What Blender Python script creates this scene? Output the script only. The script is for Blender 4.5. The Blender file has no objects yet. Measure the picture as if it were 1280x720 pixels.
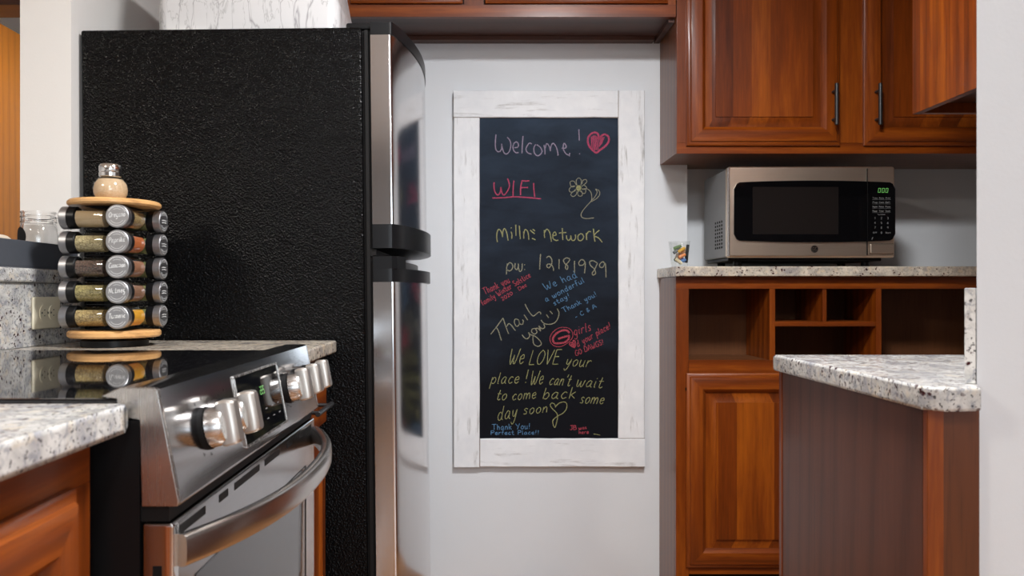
import bpy, bmesh, math, random
from mathutils import Vector, Matrix
random.seed(7)
R = math.radians
sc = bpy.context.scene
C = sc.collection

# ------------------------------------------------------------------ camera, world, lights, exposure
H = 1.04                       # camera height; depth is +Y
FPX, CX, CY = 1000.0, 600.0, 367.0
cd = bpy.data.cameras.new('camera'); cam = bpy.data.objects.new('camera', cd); C.objects.link(cam)
cam.location = (0, 0, H); cam.rotation_euler = (R(90), 0, 0)
cd.sensor_width = 36; cd.lens = 36*FPX/1280; cd.shift_x = (640-CX)/1280; cd.shift_y = (CY-360)/1280
cd.clip_start = 0.02
cd.dof.use_dof = True; cd.dof.focus_distance = 2.5; cd.dof.aperture_fstop = 9
sc.camera = cam
w = bpy.data.worlds.new('world'); sc.world = w; w.use_nodes = True
w.node_tree.nodes['Background'].inputs[0].default_value = (0.75, 0.85, 1, 1)
w.node_tree.nodes['Background'].inputs[1].default_value = 0.6
sc.view_settings.view_transform = 'Standard'; sc.view_settings.look = 'None'
sc.view_settings.gamma = 1; sc.view_settings.use_curve_mapping = False
sc.view_settings.exposure = 0.72
sc.cycles.use_denoising = True
sc.cycles.max_bounces = 10; sc.cycles.glossy_bounces = 6; sc.cycles.transparent_max_bounces = 16
sc.cycles.sample_clamp_indirect = 6
LAMPS = [(0.36, 1.12, 36, (.975, .98, 1)), (0.10, -0.75, 12, (.98, .98, 1)), (-1.95, -0.15, 26, (1, .93, .82)), (-1.50, 3.35, 16, (1, .95, .88)), (1.15,-1.8,8,(.98,.98,1))]  # unseen ceiling lights; most are added to fill the scene
def area(name, loc, rot, sx, sy, power, col, shape='RECTANGLE'):
    l = bpy.data.lights.new(name, 'AREA'); l.shape = shape; l.size = sx; l.size_y = sy
    l.energy = power; l.color = col
    o = bpy.data.objects.new(name, l); C.objects.link(o); o.location = loc; o.rotation_euler = rot
    return o
for i, (x, y, e, col) in enumerate(LAMPS):
    area('unseen_ceiling_lamp', (x, y, 2.405), (0, 0, 0), .34, .34, e, col, 'DISK')
# added fill light, set at an invented window behind the camera
area('added_window_fill', (1.45, -3.42, 1.40), (R(90), 0, 0), 2.3, 1.4, 29, (.82, .92, 1))

# ------------------------------------------------------------------ helpers
def P(x, y, Z):
    return Vector(((x-CX)*Z/FPX, Z, H-(y-CY)*Z/FPX))
class MB:
    def __init__(s): s.bm = bmesh.new(); s.bev = False
    def face(s, vs, mi=0):
        try:
            f = s.bm.faces.new(vs); f.material_index = mi; return f
        except ValueError: return None
    def box(s, x0, x1, y0, y1, z0, z1, bev=0, seg=2, mi=0, mat=None):
        v = [s.bm.verts.new((x, y, z)) for z in (z0, z1) for y in (y0, y1) for x in (x0, x1)]
        fs = [s.face([v[i] for i in q], mi) for q in ((0,2,3,1),(4,5,7,6),(0,1,5,4),(2,6,7,3),(0,4,6,2),(1,3,7,5))]
        if mat is not None: bmesh.ops.transform(s.bm, matrix=mat, verts=v)
        if bev:
            s.bev = True
            ed = list({e for f in fs for e in f.edges})
            bmesh.ops.bevel(s.bm, geom=ed, offset=bev, segments=seg, affect='EDGES', profile=.5)
        return s
    def prism(s, poly, a0, a1, axis='z', bev=0, seg=2, mi=0):
        def m(p, a):
            return {'z': (p[0], p[1], a), 'y': (p[0], a, p[1]), 'x': (a, p[0], p[1])}[axis]
        lo = [s.bm.verts.new(m(p, a0)) for p in poly]; hi = [s.bm.verts.new(m(p, a1)) for p in poly]
        n = len(poly); fs = [s.face(lo[::-1], mi), s.face(hi, mi)]
        for i in range(n): fs.append(s.face([lo[i], lo[(i+1)%n], hi[(i+1)%n], hi[i]], mi))
        if bev:
            s.bev = True
            ed = list({e for f in fs if f for e in f.edges})
            bmesh.ops.bevel(s.bm, geom=ed, offset=bev, segments=seg, affect='EDGES', profile=.5)
        return s
    def lathe(s, prof, o=(0,0,0), d=(0,0,1), n=32, mi=0):
        d = Vector(d).normalized(); o = Vector(o)
        q = Vector((0,0,1)).rotation_difference(d); rings = []
        for r, h in prof:
            if r < 1e-6: rings.append([s.bm.verts.new(o + q @ Vector((0,0,h)))])
            else: rings.append([s.bm.verts.new(o + q @ Vector((r*math.cos(2*math.pi*k/n), r*math.sin(2*math.pi*k/n), h))) for k in range(n)])
        for a, b in zip(rings, rings[1:]):
            for k in range(n):
                k2 = (k+1) % n
                if len(a) == 1 and len(b) == 1: continue
                if len(a) == 1: s.face([a[0], b[k], b[k2]], mi)
                elif len(b) == 1: s.face([a[k], b[0], a[k2]], mi)
                else: s.face([a[k], a[k2], b[k2], b[k]], mi)
        return s
    def cyl(s, p0, p1, r, n=20, mi=0, bev=None):
        p0, p1 = Vector(p0), Vector(p1); L = (p1-p0).length; b = r*.12 if bev is None else bev
        return s.lathe([(0,0),(r-b,0),(r,b),(r,L-b),(r-b,L),(0,L)], p0, p1-p0, n, mi)
    def tube(s, pts, r, n=8, mi=0):
        pts = [Vector(p) for p in pts]; rings = []; up = None
        for i, p in enumerate(pts):
            t = (pts[min(i+1, len(pts)-1)] - pts[max(i-1, 0)]).normalized()
            if up is None: up = t.orthogonal().normalized()
            up = (up - t*up.dot(t)).normalized(); sd = t.cross(up)
            rr = r[i] if isinstance(r, (list, tuple)) else r
            rings.append([s.bm.verts.new(p + (up*math.cos(2*math.pi*k/n)+sd*math.sin(2*math.pi*k/n))*rr) for k in range(n)])
        s.face(rings[0][::-1], mi); s.face(rings[-1], mi)
        for a, b in zip(rings, rings[1:]):
            for k in range(n): s.face([a[k], a[(k+1)%n], b[(k+1)%n], b[k]], mi)
        return s
    def sweep(s, secs, mi=0, cap=True):
        """secs: list of closed sections (lists of 3D points) joined into a skin"""
        rg = [[s.bm.verts.new(p) for p in sec] for sec in secs]; n = len(rg[0])
        for a, b in zip(rg, rg[1:]):
            for k in range(n): s.face([a[k], a[(k+1)%n], b[(k+1)%n], b[k]], mi)
        if cap: s.face(rg[0][::-1], mi); s.face(rg[-1], mi)
        return s
    def ribbon(s, pts, wd, nrm, mi=0):
        pts = [Vector(p) for p in pts]; nrm = Vector(nrm)
        if len(pts) < 2: return s
        prev = None
        for i, p in enumerate(pts):
            t = pts[min(i+1, len(pts)-1)] - pts[max(i-1, 0)]
            if t.length < 1e-9: continue
            sd = t.normalized().cross(nrm)*wd*.5*(.85+.3*random.random())
            cur = (s.bm.verts.new(p+sd), s.bm.verts.new(p-sd))
            if prev: s.face([prev[0], cur[0], cur[1], prev[1]], mi)
            prev = cur
        return s
    def disc(s, c, r, nrm, n=20, sy=1.0, mi=0):
        q = Vector((0,0,1)).rotation_difference(Vector(nrm)); c = Vector(c)
        s.face([s.bm.verts.new(c + q @ Vector((r*math.cos(2*math.pi*k/n), r*sy*math.sin(2*math.pi*k/n), 0))) for k in range(n)], mi)
        return s
def toploc(p):
    while p.parent: p = p.parent
    return Vector(p.get('_o', (0,0,0)))
def obj(name, mb, mats, parent=None, angle=35, origin=None):
    bm = mb.bm
    bmesh.ops.recalc_face_normals(bm, faces=bm.faces)
    off = toploc(parent) if parent else Vector(origin or (0,0,0))
    if off.length: bmesh.ops.translate(bm, verts=bm.verts, vec=-off)
    me = bpy.data.meshes.new(name); bm.to_mesh(me); bm.free()
    if not isinstance(mats, (list, tuple)): mats = [mats]
    for m in mats: me.materials.append(m)
    for p in me.polygons: p.use_smooth = True
    me.set_sharp_from_angle(angle=R(angle))
    o = bpy.data.objects.new(name, me); C.objects.link(o)
    if mb.bev:
        wm = o.modifiers.new('weighted_normals', 'WEIGHTED_NORMAL'); wm.keep_sharp = True; wm.weight = 100
    if parent: o.parent = parent
    else: o.location = off; o['_o'] = off
    return o
def tag(o, label, cat, group=None):
    o['label'] = label; o['category'] = cat
    if group: o['group'] = group
    return o
def thing(name, loc, label, cat, group=None):
    o = bpy.data.objects.new(name, None); C.objects.link(o); o.empty_display_size = .05
    o.location = loc; o['_o'] = tuple(loc)
    return tag(o, label, cat, group)
def struct(name, mb, m):
    o = obj(name, mb, m); o['kind'] = 'structure'; return o
def cat_rom(pts, sub=5, closed=False):
    pts = [Vector((*p, 0)) if len(p) == 2 else Vector(p) for p in pts]
    if len(pts) < 3: return pts
    out = []; n = len(pts)
    rng = range(n) if closed else range(n-1)
    for i in rng:
        if closed: a, b, c, d = pts[(i-1)%n], pts[i], pts[(i+1)%n], pts[(i+2)%n]
        else: a, b, c, d = pts[max(i-1,0)], pts[i], pts[i+1], pts[min(i+2,n-1)]
        for k in range(sub):
            t = k/sub
            out.append(.5*((2*b)+(c-a)*t+(2*a-5*b+4*c-d)*t*t+(3*b-a-3*c+d)*t**3))
    out.append(pts[0] if closed else pts[-1])
    return out

# ------------------------------------------------------------------ materials
class NT:
    def __init__(s, name):
        s.m = bpy.data.materials.new(name); s.m.use_nodes = True; s.t = s.m.node_tree
        s.b = s.t.nodes['Principled BSDF']; s.out = s.t.nodes['Material Output']
        s._co = None
    def n(s, typ, **kw):
        nd = s.t.nodes.new(typ)
        for k, v in kw.items():
            if k.startswith('i_'):
                key = k[2:]; key = int(key) if key.isdigit() else key.replace('_', ' ')
                s.put(nd.inputs[key], v)
            else: setattr(nd, k, v)
        return nd
    def put(s, sock, v):
        if hasattr(v, 'is_output') or isinstance(v, bpy.types.NodeSocket): s.t.links.new(v, sock)
        else: sock.default_value = v
    @property
    def co(s):
        if s._co is None: s._co = s.n('ShaderNodeTexCoord').outputs['Object']
        return s._co
    def mapp(s, sc_, loc=(0,0,0), rot=(0,0,0), vec=None):
        nd = s.n('ShaderNodeMapping'); s.put(nd.inputs['Vector'], vec or s.co)
        nd.inputs['Scale'].default_value = sc_; nd.inputs['Location'].default_value = loc; nd.inputs['Rotation'].default_value = rot
        return nd.outputs[0]
    def noise(s, scale, detail=4, rough=.55, dist=0, vec=None):
        nd = s.n('ShaderNodeTexNoise'); s.put(nd.inputs['Vector'], vec or s.co)
        nd.inputs['Scale'].default_value = scale; nd.inputs['Detail'].default_value = detail
        nd.inputs['Roughness'].default_value = rough; nd.inputs['Distortion'].default_value = dist
        return nd.outputs['Fac']
    def voro(s, scale, feature='F1', vec=None, out='Distance', rnd=1):
        nd = s.n('ShaderNodeTexVoronoi', feature=feature); s.put(nd.inputs['Vector'], vec or s.co)
        nd.inputs['Scale'].default_value = scale; nd.inputs['Randomness'].default_value = rnd
        return nd.outputs[out]
    def ramp(s, fac, *stops):
        nd = s.n('ShaderNodeValToRGB'); s.put(nd.inputs[0], fac); e = nd.color_ramp.elements
        while len(e) < len(stops): e.new(.5)
        for el, (p, c) in zip(e, stops):
            el.position = p; el.color = (*c, 1) if isinstance(c, (tuple, list)) else (c, c, c, 1)
        return nd.outputs[0]
    def mix(s, fac, a, b, mode='MIX'):
        nd = s.n('ShaderNodeMix', data_type='RGBA', blend_type=mode)
        for i, v in ((0, fac), (6, a), (7, b)):
            if isinstance(v, (tuple, list)) and len(v) == 3: v = (*v, 1)
            s.put(nd.inputs[i], v)
        return nd.outputs[2]
    def math(s, op, a, b=0.0, c=0.0):
        nd = s.n('ShaderNodeMath', operation=op); s.put(nd.inputs[0], a); s.put(nd.inputs[1], b)
        if op in ('MULTIPLY_ADD',): s.put(nd.inputs[2], c)
        return nd.outputs[0]
    def bump(s, h, strength=.2, dist=.002):
        nd = s.n('ShaderNodeBump'); s.put(nd.inputs['Height'], h)
        nd.inputs['Strength'].default_value = strength; nd.inputs['Distance'].default_value = dist
        s.t.links.new(nd.outputs[0], s.b.inputs['Normal'])
    def set(s, **kw):
        for k, v in kw.items():
            key = {'col': 'Base Color', 'rough': 'Roughness', 'metal': 'Metallic', 'spec': 'Specular IOR Level', 'coat': 'Coat Weight',
                   'coatr': 'Coat Roughness', 'trans': 'Transmission Weight', 'ior': 'IOR', 'aniso': 'Anisotropic', 'alpha': 'Alpha',
                   'ecol': 'Emission Color', 'estr': 'Emission Strength', 'sheen': 'Sheen Weight'}[k]
            if isinstance(v, (tuple, list)) and len(v) == 3: v = (*v, 1)
            s.put(s.b.inputs[key], v)
        return s
def plain(name, col, rough=.5, metal=0, **kw):
    t = NT(name); n = t.noise(60, 3)
    c = t.mix(t.math('MULTIPLY', n, .25), col, tuple(max(0, x*.75) for x in col))
    t.set(col=c, rough=rough, metal=metal, **kw); return t.m
def wall_mat(name, col, bumpy=.12):
    t = NT(name); n = t.noise(3, 3)
    t.set(col=t.mix(n, col, tuple(x*.95 for x in col)), rough=.75, spec=.25)
    t.bump(t.noise(170, 3), bumpy, .0015); return t.m
def wood(name, grain='z', dark=(.060,.0098,.0009), mid=(.168,.0325,.0021), light=(.355,.089,.0048), stave=0.0, rough=.40, coat=.17, contrast=.92, coatr=.16):
    t = NT(name)
    st = {'z': (1,1,.07), 'x': (.07,1,1), 'y': (1,.07,1)}[grain]
    st2 = {'z': (1,1,.22), 'x': (.22,1,1), 'y': (1,.22,1)}[grain]
    rnd = t.n('ShaderNodeObjectInfo').outputs['Random']
    comb = t.n('ShaderNodeCombineXYZ', i_0=rnd, i_1=rnd, i_2=rnd).outputs[0]
    vec = t.n('ShaderNodeVectorMath', operation='MULTIPLY_ADD'); t.put(vec.inputs[0], comb); vec.inputs[1].default_value = (7, 5, 9); t.put(vec.inputs[2], t.co)
    base = vec.outputs[0]
    fine = t.noise(95, 5, .62, .25, t.mapp(st, vec=base))
    fig = t.noise(9, 5, .6, .9, t.mapp(st2, vec=base))
    rings = t.n('ShaderNodeTexWave', wave_type='RINGS', bands_direction={'z':'Z','x':'X','y':'Y'}[grain])
    t.put(rings.inputs['Vector'], t.mapp({'z':(1,1,.05),'x':(.05,1,1),'y':(1,.05,1)}[grain], (.13,.21,.17), vec=base)); rings.inputs['Scale'].default_value = 7; rings.inputs['Distortion'].default_value = 3.2
    rings.inputs['Detail'].default_value = 3; rings.inputs['Detail Scale'].default_value = 1.4
    v = t.math('MULTIPLY_ADD', fine, .44, t.math('MULTIPLY_ADD', fig, .26, t.math('MULTIPLY_ADD', rings.outputs['Fac'], .14, .085)))
    if stave:
        sp = t.n('ShaderNodeSeparateXYZ'); t.put(sp.inputs[0], base)
        u = t.math('ADD', sp.outputs[0], sp.outputs[1])
        wn = t.n('ShaderNodeTexWhiteNoise', noise_dimensions='1D'); t.put(wn.inputs['W'], t.math('FLOOR', t.math('DIVIDE', u, stave)))
        v = t.math('ADD', v, t.math('MULTIPLY', t.math('SUBTRACT', wn.outputs['Value'], .5), .34))
    lo, hi = .5-.30/contrast, .5+.30/contrast
    c = t.ramp(v, (max(0, lo), dark), (.5, mid), (min(1, hi), light))
    por = t.ramp(t.noise(230, 2, .5, 0, t.mapp({'z':(1,1,.03),'x':(.03,1,1),'y':(1,.03,1)}[grain], vec=base)), (.30, .80), (.40, 1.0))
    c = t.mix(1.0, c, por, 'MULTIPLY')
    c = t.mix(.45, c, t.ramp(rings.outputs['Fac'], (.02, .66), (.14, 1.0)), 'MULTIPLY')
    t.set(col=c, rough=rough, coat=coat, coatr=coatr, spec=.28)
    t.bump(fine, .05, .001); return t.m
def granite(name, tint=(1,1,1), grey=.72, fleck=.85, spots=.46):
    t = NT(name)
    def tt(c): return tuple(a*b for a, b in zip(c, tint))
    c = t.ramp(t.noise(22, 6, .65, .4), (.34, tt((.29,.295,.32))), (.48, tt((.45,.44,.42))), (.62, tt((.61,.60,.575))))
    g = t.ramp(t.noise(75, 4, .6, .5), (.52, 0), (.62, 1))
    c = t.mix(t.math('MULTIPLY', g, grey), c, tt((.20,.21,.24)))
    cr = t.ramp(t.noise(48, 3, .6, .2, t.mapp((1,1,1), (5,3,8))), (.56, 0), (.66, 1))
    c = t.mix(t.math('MULTIPLY', cr, .5), c, tt((.62,.53,.40)))
    wv = t.n('ShaderNodeMix', data_type='VECTOR'); wv.inputs[0].default_value = .018
    nz = t.n('ShaderNodeTexNoise'); t.put(nz.inputs['Vector'], t.co); nz.inputs['Scale'].default_value = 60; nz.inputs['Detail'].default_value = 3
    t.put(wv.inputs[4], t.co); t.put(wv.inputs[5], nz.outputs['Color'])
    d = t.voro(82, vec=wv.outputs[1]); ms = t.ramp(t.noise(14, 2, .5, 0, t.mapp((1,1,1), (2,9,4))), (spots, 0), (spots+.10, 1))
    sp = t.math('MULTIPLY', t.ramp(d, (.22, 1), (.32, 0)), ms)
    c = t.mix(sp, c, (.045,.012,.014))
    sm = t.ramp(t.noise(210, 2, .5), (.61, 0), (.66, 1))
    c = t.mix(t.math('MULTIPLY', sm, fleck), c, (.03,.026,.03))
    t.set(col=c, rough=.16, spec=.5); return t.m
def steel(name, col=(.62,.60,.58), rough=.24, axis='x', br=.06):
    t = NT(name)
    s_ = {'x': (.02,1,1), 'y': (1,.02,1), 'z': (1,1,.02)}[axis]
    n = t.noise(420, 3, .6, 0, t.mapp(s_))
    t.set(col=t.mix(n, col, tuple(x*.86 for x in col)), metal=1, rough=t.math('MULTIPLY_ADD', n, br, rough))
    t.bump(n, .03, .0004); return t.m
def thin_glass(name, tint=(1,1,1), refl=.1, rough=.02):
    t = NT(name)
    tr = t.n('ShaderNodeBsdfTransparent'); tr.inputs[0].default_value = (*tint, 1)
    gl = t.n('ShaderNodeBsdfGlossy'); gl.inputs['Roughness'].default_value = rough
    lw = t.n('ShaderNodeLayerWeight'); lw.inputs['Blend'].default_value = .3
    f = t.math('MULTIPLY_ADD', t.math('POWER', lw.outputs['Facing'], 3.0), .55, refl*.5)
    mx = t.n('ShaderNodeMixShader'); t.put(mx.inputs[0], f); t.put(mx.inputs[1], tr.outputs[0]); t.put(mx.inputs[2], gl.outputs[0])
    t.t.links.new(mx.outputs[0], t.out.inputs['Surface']); return t.m
def chalk(name, col):
    t = NT(name); n = t.noise(900, 2, .7)
    a = t.ramp(n, (.34, .12), (.62, .9))
    t.set(col=t.mix(n, col, tuple(x*.75 for x in col)), rough=.95, spec=.05, alpha=a); return t.m
def speckled(name, a, b, scale=260):
    t = NT(name); d = t.voro(scale, out='Color'); sp = t.n('ShaderNodeSeparateColor'); t.put(sp.inputs[0], d)
    t.set(col=t.mix(sp.outputs[0], a, b), rough=.6, spec=.3); t.bump(t.voro(scale), .6, .002); return t.m
def emit(name, col, s_):
    t = NT(name); t.set(col=(0,0,0), ecol=col, estr=s_, rough=.4); return t.m

M = {}
M['wall'] = wall_mat('wall_paint', (.665,.69,.715))
M['wall_pier'] = wall_mat('wall_paint_pier', (.72,.70,.67))
M['ceiling'] = wall_mat('ceiling_paint', (.82,.82,.80), .2)
M['floor'] = wood('floor_boards', 'y', (.20,.085,.03), (.34,.155,.06), (.46,.23,.10), stave=.09, rough=.32, coat=.2)
M['wood_z'] = wood('cherry_vertical', 'z')
M['wood_x'] = wood('cherry_horizontal', 'x')
M['wood_y'] = wood('cherry_lengthwise', 'y')
M['wood_panel'] = wood('cherry_panel', 'z', stave=.062)
M['wood_dark'] = wood('cherry_carcass', 'z', (.075,.020,.006), (.14,.042,.012), (.21,.07,.02), rough=.4, coat=.35, contrast=.9)
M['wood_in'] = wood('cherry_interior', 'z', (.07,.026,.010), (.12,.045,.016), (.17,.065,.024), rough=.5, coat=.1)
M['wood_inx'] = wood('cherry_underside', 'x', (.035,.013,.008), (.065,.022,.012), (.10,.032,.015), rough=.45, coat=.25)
M['oak'] = wood('honey_wood', 'z', (.19,.058,.0015), (.26,.086,.0025), (.32,.114,.004), rough=.4, coat=.2)
M['rack_wood'] = wood('rack_beech', 'x', (.42,.20,.07), (.62,.34,.13), (.76,.47,.22), rough=.42, coat=.2)
M['granite'] = granite('speckled_granite')
M['granite_warm_lit'] = granite('speckled_granite_warm_lit', (1.12,1.02,.88), .34, .45, .43)  # copy of the granite whose tint puts warm light into its colour
t = NT('pebbled_black'); t.set(col=(.0022,.0021,.0023), rough=.10, spec=.12)
h = t.mix(.5, t.noise(150, 3, .6), t.voro(200)); t.bump(h, 1.0, .0027); M['pebble'] = t.m
M['steel_x'] = steel('brushed_steel_x', axis='x')
M['steel_y'] = steel('brushed_steel_y', axis='y', rough=.22)
M['steel_z'] = steel('brushed_steel_z', axis='z', rough=.26)
M['steel_door'] = steel('brushed_steel_door', (.66,.655,.66), .13, 'y', .05)
M['steel_panel'] = steel('polished_steel', (.42,.42,.43), .13, 'y', .05)
M['steel_warm'] = steel('warm_steel', (.70,.61,.52), .20, 'x')
M['steel_knob'] = steel('knob_steel', (.60,.56,.515), .36, 'z')
M['steel_mw'] = steel('microwave_steel', (.74,.62,.50), .34, 'x')
M['steel_end'] = steel('console_end_steel', (.55,.52,.49), .24, 'z')
M['chrome'] = plain('chrome', (.85,.84,.82), .06, 1)
M['lid'] = steel('lid_aluminium', (.40,.40,.415), .42, 'x')
M['black'] = plain('black_plastic', (.006,.006,.0065), .36, 0, spec=.22)
M['blackmat'] = plain('black_matte', (.006,.0055,.0055), .6, 0, spec=.2)
M['cap'] = plain('dark_grey_plastic', (.006,.0063,.0072), .33, 0, spec=.25)
M['handle'] = plain('handle_black', (.012,.012,.013), .42)
t = NT('black_glass'); t.set(col=(.004,.004,.005), rough=.035, spec=.6); 
t.set(rough=t.math('MULTIPLY_ADD', t.ramp(t.noise(260, 2), (.64,0),(.70,1)), .25, .03)); M['cooktop'] = t.m
M['blackglass'] = plain('gloss_black', (.002,.002,.0025), .05, 0, spec=.22)
M['window'] = plain('oven_window', (.02,.02,.022), .03, 0, spec=1.0)
t = NT('mesh_window'); d = t.voro(700, rnd=0); t.set(col=t.mix(t.ramp(d,(.3,0),(.4,1)), (.004,.003,.003), (.010,.008,.0075)), rough=.08, spec=.3); M['mwindow'] = t.m
t = NT('marble'); v1 = t.n('ShaderNodeTexNoise'); t.put(v1.inputs['Vector'], t.mapp((1.5,1.5,.34),(0,0,0),(0,R(-20),0))); v1.inputs['Scale'].default_value = 11; v1.inputs['Detail'].default_value = 4; v1.inputs['Distortion'].default_value = .35
ridge = t.math('ABSOLUTE', t.math('SUBTRACT', v1.outputs['Fac'], .5)); c_ = t.ramp(ridge, (0, (.28,.27,.28)), (.008, (.42,.415,.42)), (.022, (.55,.545,.545)))
v2 = t.math('ABSOLUTE', t.math('SUBTRACT', t.noise(17, 4, .6, .5, t.mapp((1.4,1.4,.35),(3,1,2),(0,R(-38),0))), .5)); c_ = t.mix(1, c_, t.ramp(v2, (0, .70), (.016, 1)), 'MULTIPLY')
t.set(col=c_, rough=.3); M['marble'] = t.m
t = NT('whitewashed_wood'); n_ = t.noise(40, 5, .65, .3, t.mapp((.12,1,1))); m_ = t.noise(14, 4, .6)
c_ = t.mix(t.math('MULTIPLY', t.ramp(n_, (.55,0),(.72,1)), t.ramp(m_, (.42,0),(.6,1))), t.ramp(m_, (.3,(.68,.70,.725)),(.7,(.77,.785,.80))), (.36,.355,.35))
t.set(col=c_, rough=.7, spec=.2); t.bump(n_, .25, .002); M['wash_x'] = t.m
t = NT('whitewashed_wood_upright'); n_ = t.noise(40, 5, .65, .3, t.mapp((1,1,.12))); m_ = t.noise(14, 4, .6)
c_ = t.mix(t.math('MULTIPLY', t.ramp(n_, (.55,0),(.72,1)), t.ramp(m_, (.42,0),(.6,1))), t.ramp(m_, (.3,(.68,.70,.725)),(.7,(.77,.785,.80))), (.36,.355,.35))
t.set(col=c_, rough=.7, spec=.2); t.bump(n_, .25, .002); M['wash_z'] = t.m
M['worn_edge'] = plain('worn_brown_edge', (.16,.10,.07), .8)
t = NT('slate'); a_ = t.noise(3.2, 5, .6, .8, t.mapp((1,1,1.3),(2,0,1))); b_ = t.noise(9, 4, .6, .5, t.mapp((.6,1,1.6)))
sp = t.n('ShaderNodeSeparateXYZ'); t.put(sp.inputs[0], t.co)
dust = t.math('MULTIPLY', t.ramp(t.math('MULTIPLY_ADD', a_, .6, t.math('MULTIPLY_ADD', sp.outputs[2], .55, -.22)), (.25,0),(.85,1)), t.ramp(b_, (.25,.45),(.7,1)))
t.set(col=t.mix(dust, (.0055,.0062,.0088), (.030,.045,.070)), rough=.75, spec=.10); M['slate'] = t.m
for k, c_ in {'lav': (.44,.37,.50), 'pink': (.66,.10,.20), 'yel': (.50,.50,.23), 'pale': (.44,.43,.30), 'blue': (.16,.35,.60), 'red': (.60,.10,.14), 'grey': (.16,.16,.17)}.items():
    M['c_'+k] = chalk('chalk_'+k, c_)
M['ivory'] = plain('ivory_plastic', (.82,.75,.57), .35)
M['glass'] = thin_glass('clear_glass', (.985,.99,.985), .12)
M['glass_b'] = thin_glass('spice_glass', (.99,.985,.97), .2)
t = NT('jar_glass'); t.set(col=(1,1,1), trans=1.0, rough=.0, ior=1.45); M['jar_glass'] = t.m
M['cloth'] = plain('cream_cloth', (.66,.58,.46), .9)
M['tray'] = NT('dark_metal'); t = M['tray']; t.set(col=t.mix(t.noise(9,4,.6), (.045,.050,.060), (.085,.092,.108)), rough=.5, spec=.4); M['tray'] = t.m
M['green'] = emit('green_digits', (.30, .85, .22), .4)
M['ink'] = plain('key_print', (.20,.20,.20), .6)
M['lidink'] = plain('lid_print', (.75,.75,.75), .5)
M['lamp'] = emit('lamp_glow', (1,.93,.82), 9)
M['white'] = plain('white_enamel', (.8,.8,.78), .4)
M['winglow'] = emit('daylight', (.82,.92,1), 2.2)  # unused glow for the added rear window

# ------------------------------------------------------------------ room shell
WL, YB, YN, WR = -1.04, 2.93, 3.03, 1.93       # left wall face, back wall, niche wall, right wall
struct('floor', MB().box(-3.6, 3.0, -3.6, 5.0, -.06, 0), M['floor'])
struct('ceiling', MB().box(-3.6, 3.0, -3.6, 5.0, 2.44, 2.52), M['ceiling'])
struct('wall_back', MB().box(WL-.13, .759, YB, YB+.2, 0, 2.44), M['wall'])
struct('wall_niche', MB().box(.759, WR+.12, YN, YN+.1, 0, 2.44), M['wall'])
struct('wall_left', MB().box(WL-.13, WL, 2.035, YB, 0, 2.44), M['wall_pier'])
struct('wall_left_low', MB().box(WL-.13, WL, -1.2, 2.033, 0, 1.064), M['wall'])
struct('wall_right', MB().box(WR, WR+.12, 1.2, YN, 0, 2.44), M['wall'])
struct('wall_right_near', MB().prism([(.655,1.055),(3.0,1.055),(3.0,1.2),(.80,1.2)], 0, 2.44, 'z'), M['wall'])
struct('wall_outer_right', MB().box(2.9, 3.0, -3.5, 1.055, 0, 2.44), M['wall'])
struct('wall_outer_left', MB().box(-3.6, -3.5, -3.5, 5.0, 0, 2.44), M['wall'])
struct('wall_far', MB().box(-3.5, WL-.13, 4.4, 4.5, 0, 2.44), M['wall'])
struct('wall_passage', MB().box(-2.3, WL-.13, 2.9, 3.0, 2.16, 2.44), M['ceiling'])
struct('wall_rear', MB().box(-3.6, 3.0, -3.6, -3.5, 0, .65).box(-3.6, 3.0, -3.6, -3.5, 2.15, 2.44).box(-3.6, .25, -3.6, -3.5, .65, 2.15).box(2.65, 3.0, -3.6, -3.5, .65, 2.15), wall_mat('wall_rear_dimmed', (.30,.30,.305)))  # unseen wall, greyed so the black fridge side reflects dark
wn = MB()
for x in (.25, 1.03, 1.81, 2.59): wn.box(x, x+.06, -3.56, -3.49, .65, 2.15)
wn.box(.25, 2.65, -3.56, -3.49, .65, .71).box(.25, 2.65, -3.56, -3.49, 2.09, 2.15)
struct('added_window_1', wn, M['white'])  # unseen window frame, added to go with the fill light
tr = MB().box(-2.3, WL-.13, 2.88, 3.02, 2.08, 2.16, .004)
struct('trim_1', tr, M['wood_inx'])

# honey-coloured wood wall cupboard seen through the pass-through
c = thing('tall_cupboard', (-2.5, 4.0, 0), 'tall honey-coloured wood cupboard seen through the opening at far left', 'cupboard')
obj('body', MB().box(-2.48, -2.22, 3.3, 4.38, 0.1, 2.285, .003), M['oak'], c)
obj('plinth', MB().box(-2.46,-2.26,3.32,4.36,0,.1), M['oak'], c)
for y0, y1 in ((3.31, 3.83), (3.85, 4.37)):
    d = obj('door', MB().box(-2.22, -2.20, y0, y1, .12, 2.28, .003), M['oak'], c)
    yy = y1-.05 if y0 < 3.5 else y0+.05
    obj('handle', MB().cyl((-2.17, yy, 1.0), (-2.17, yy, 1.14), .006).cyl((-2.2,yy,1.02),(-2.17,yy,1.02),.004).cyl((-2.2,yy,1.12),(-2.17,yy,1.12),.004), M['handle'], d)

for x, y, e, col in LAMPS:
    c = thing('unseen_ceiling_light', (x, y, 2.44), 'round flush white ceiling light out of view, in a set partly added for fill', 'ceiling light', 'flush ceiling lights')
    obj('trim_ring', MB().lathe([(.175,2.44),(.215,2.44),(.215,2.43),(.19,2.415),(.175,2.42),(.175,2.44)], (x,y,0)), M['white'], c)
    obj('diffuser', MB().lathe([(0,2.425),(.173,2.425),(.173,2.435),(0,2.435)], (x,y,0)), M['lamp'], c)

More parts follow.
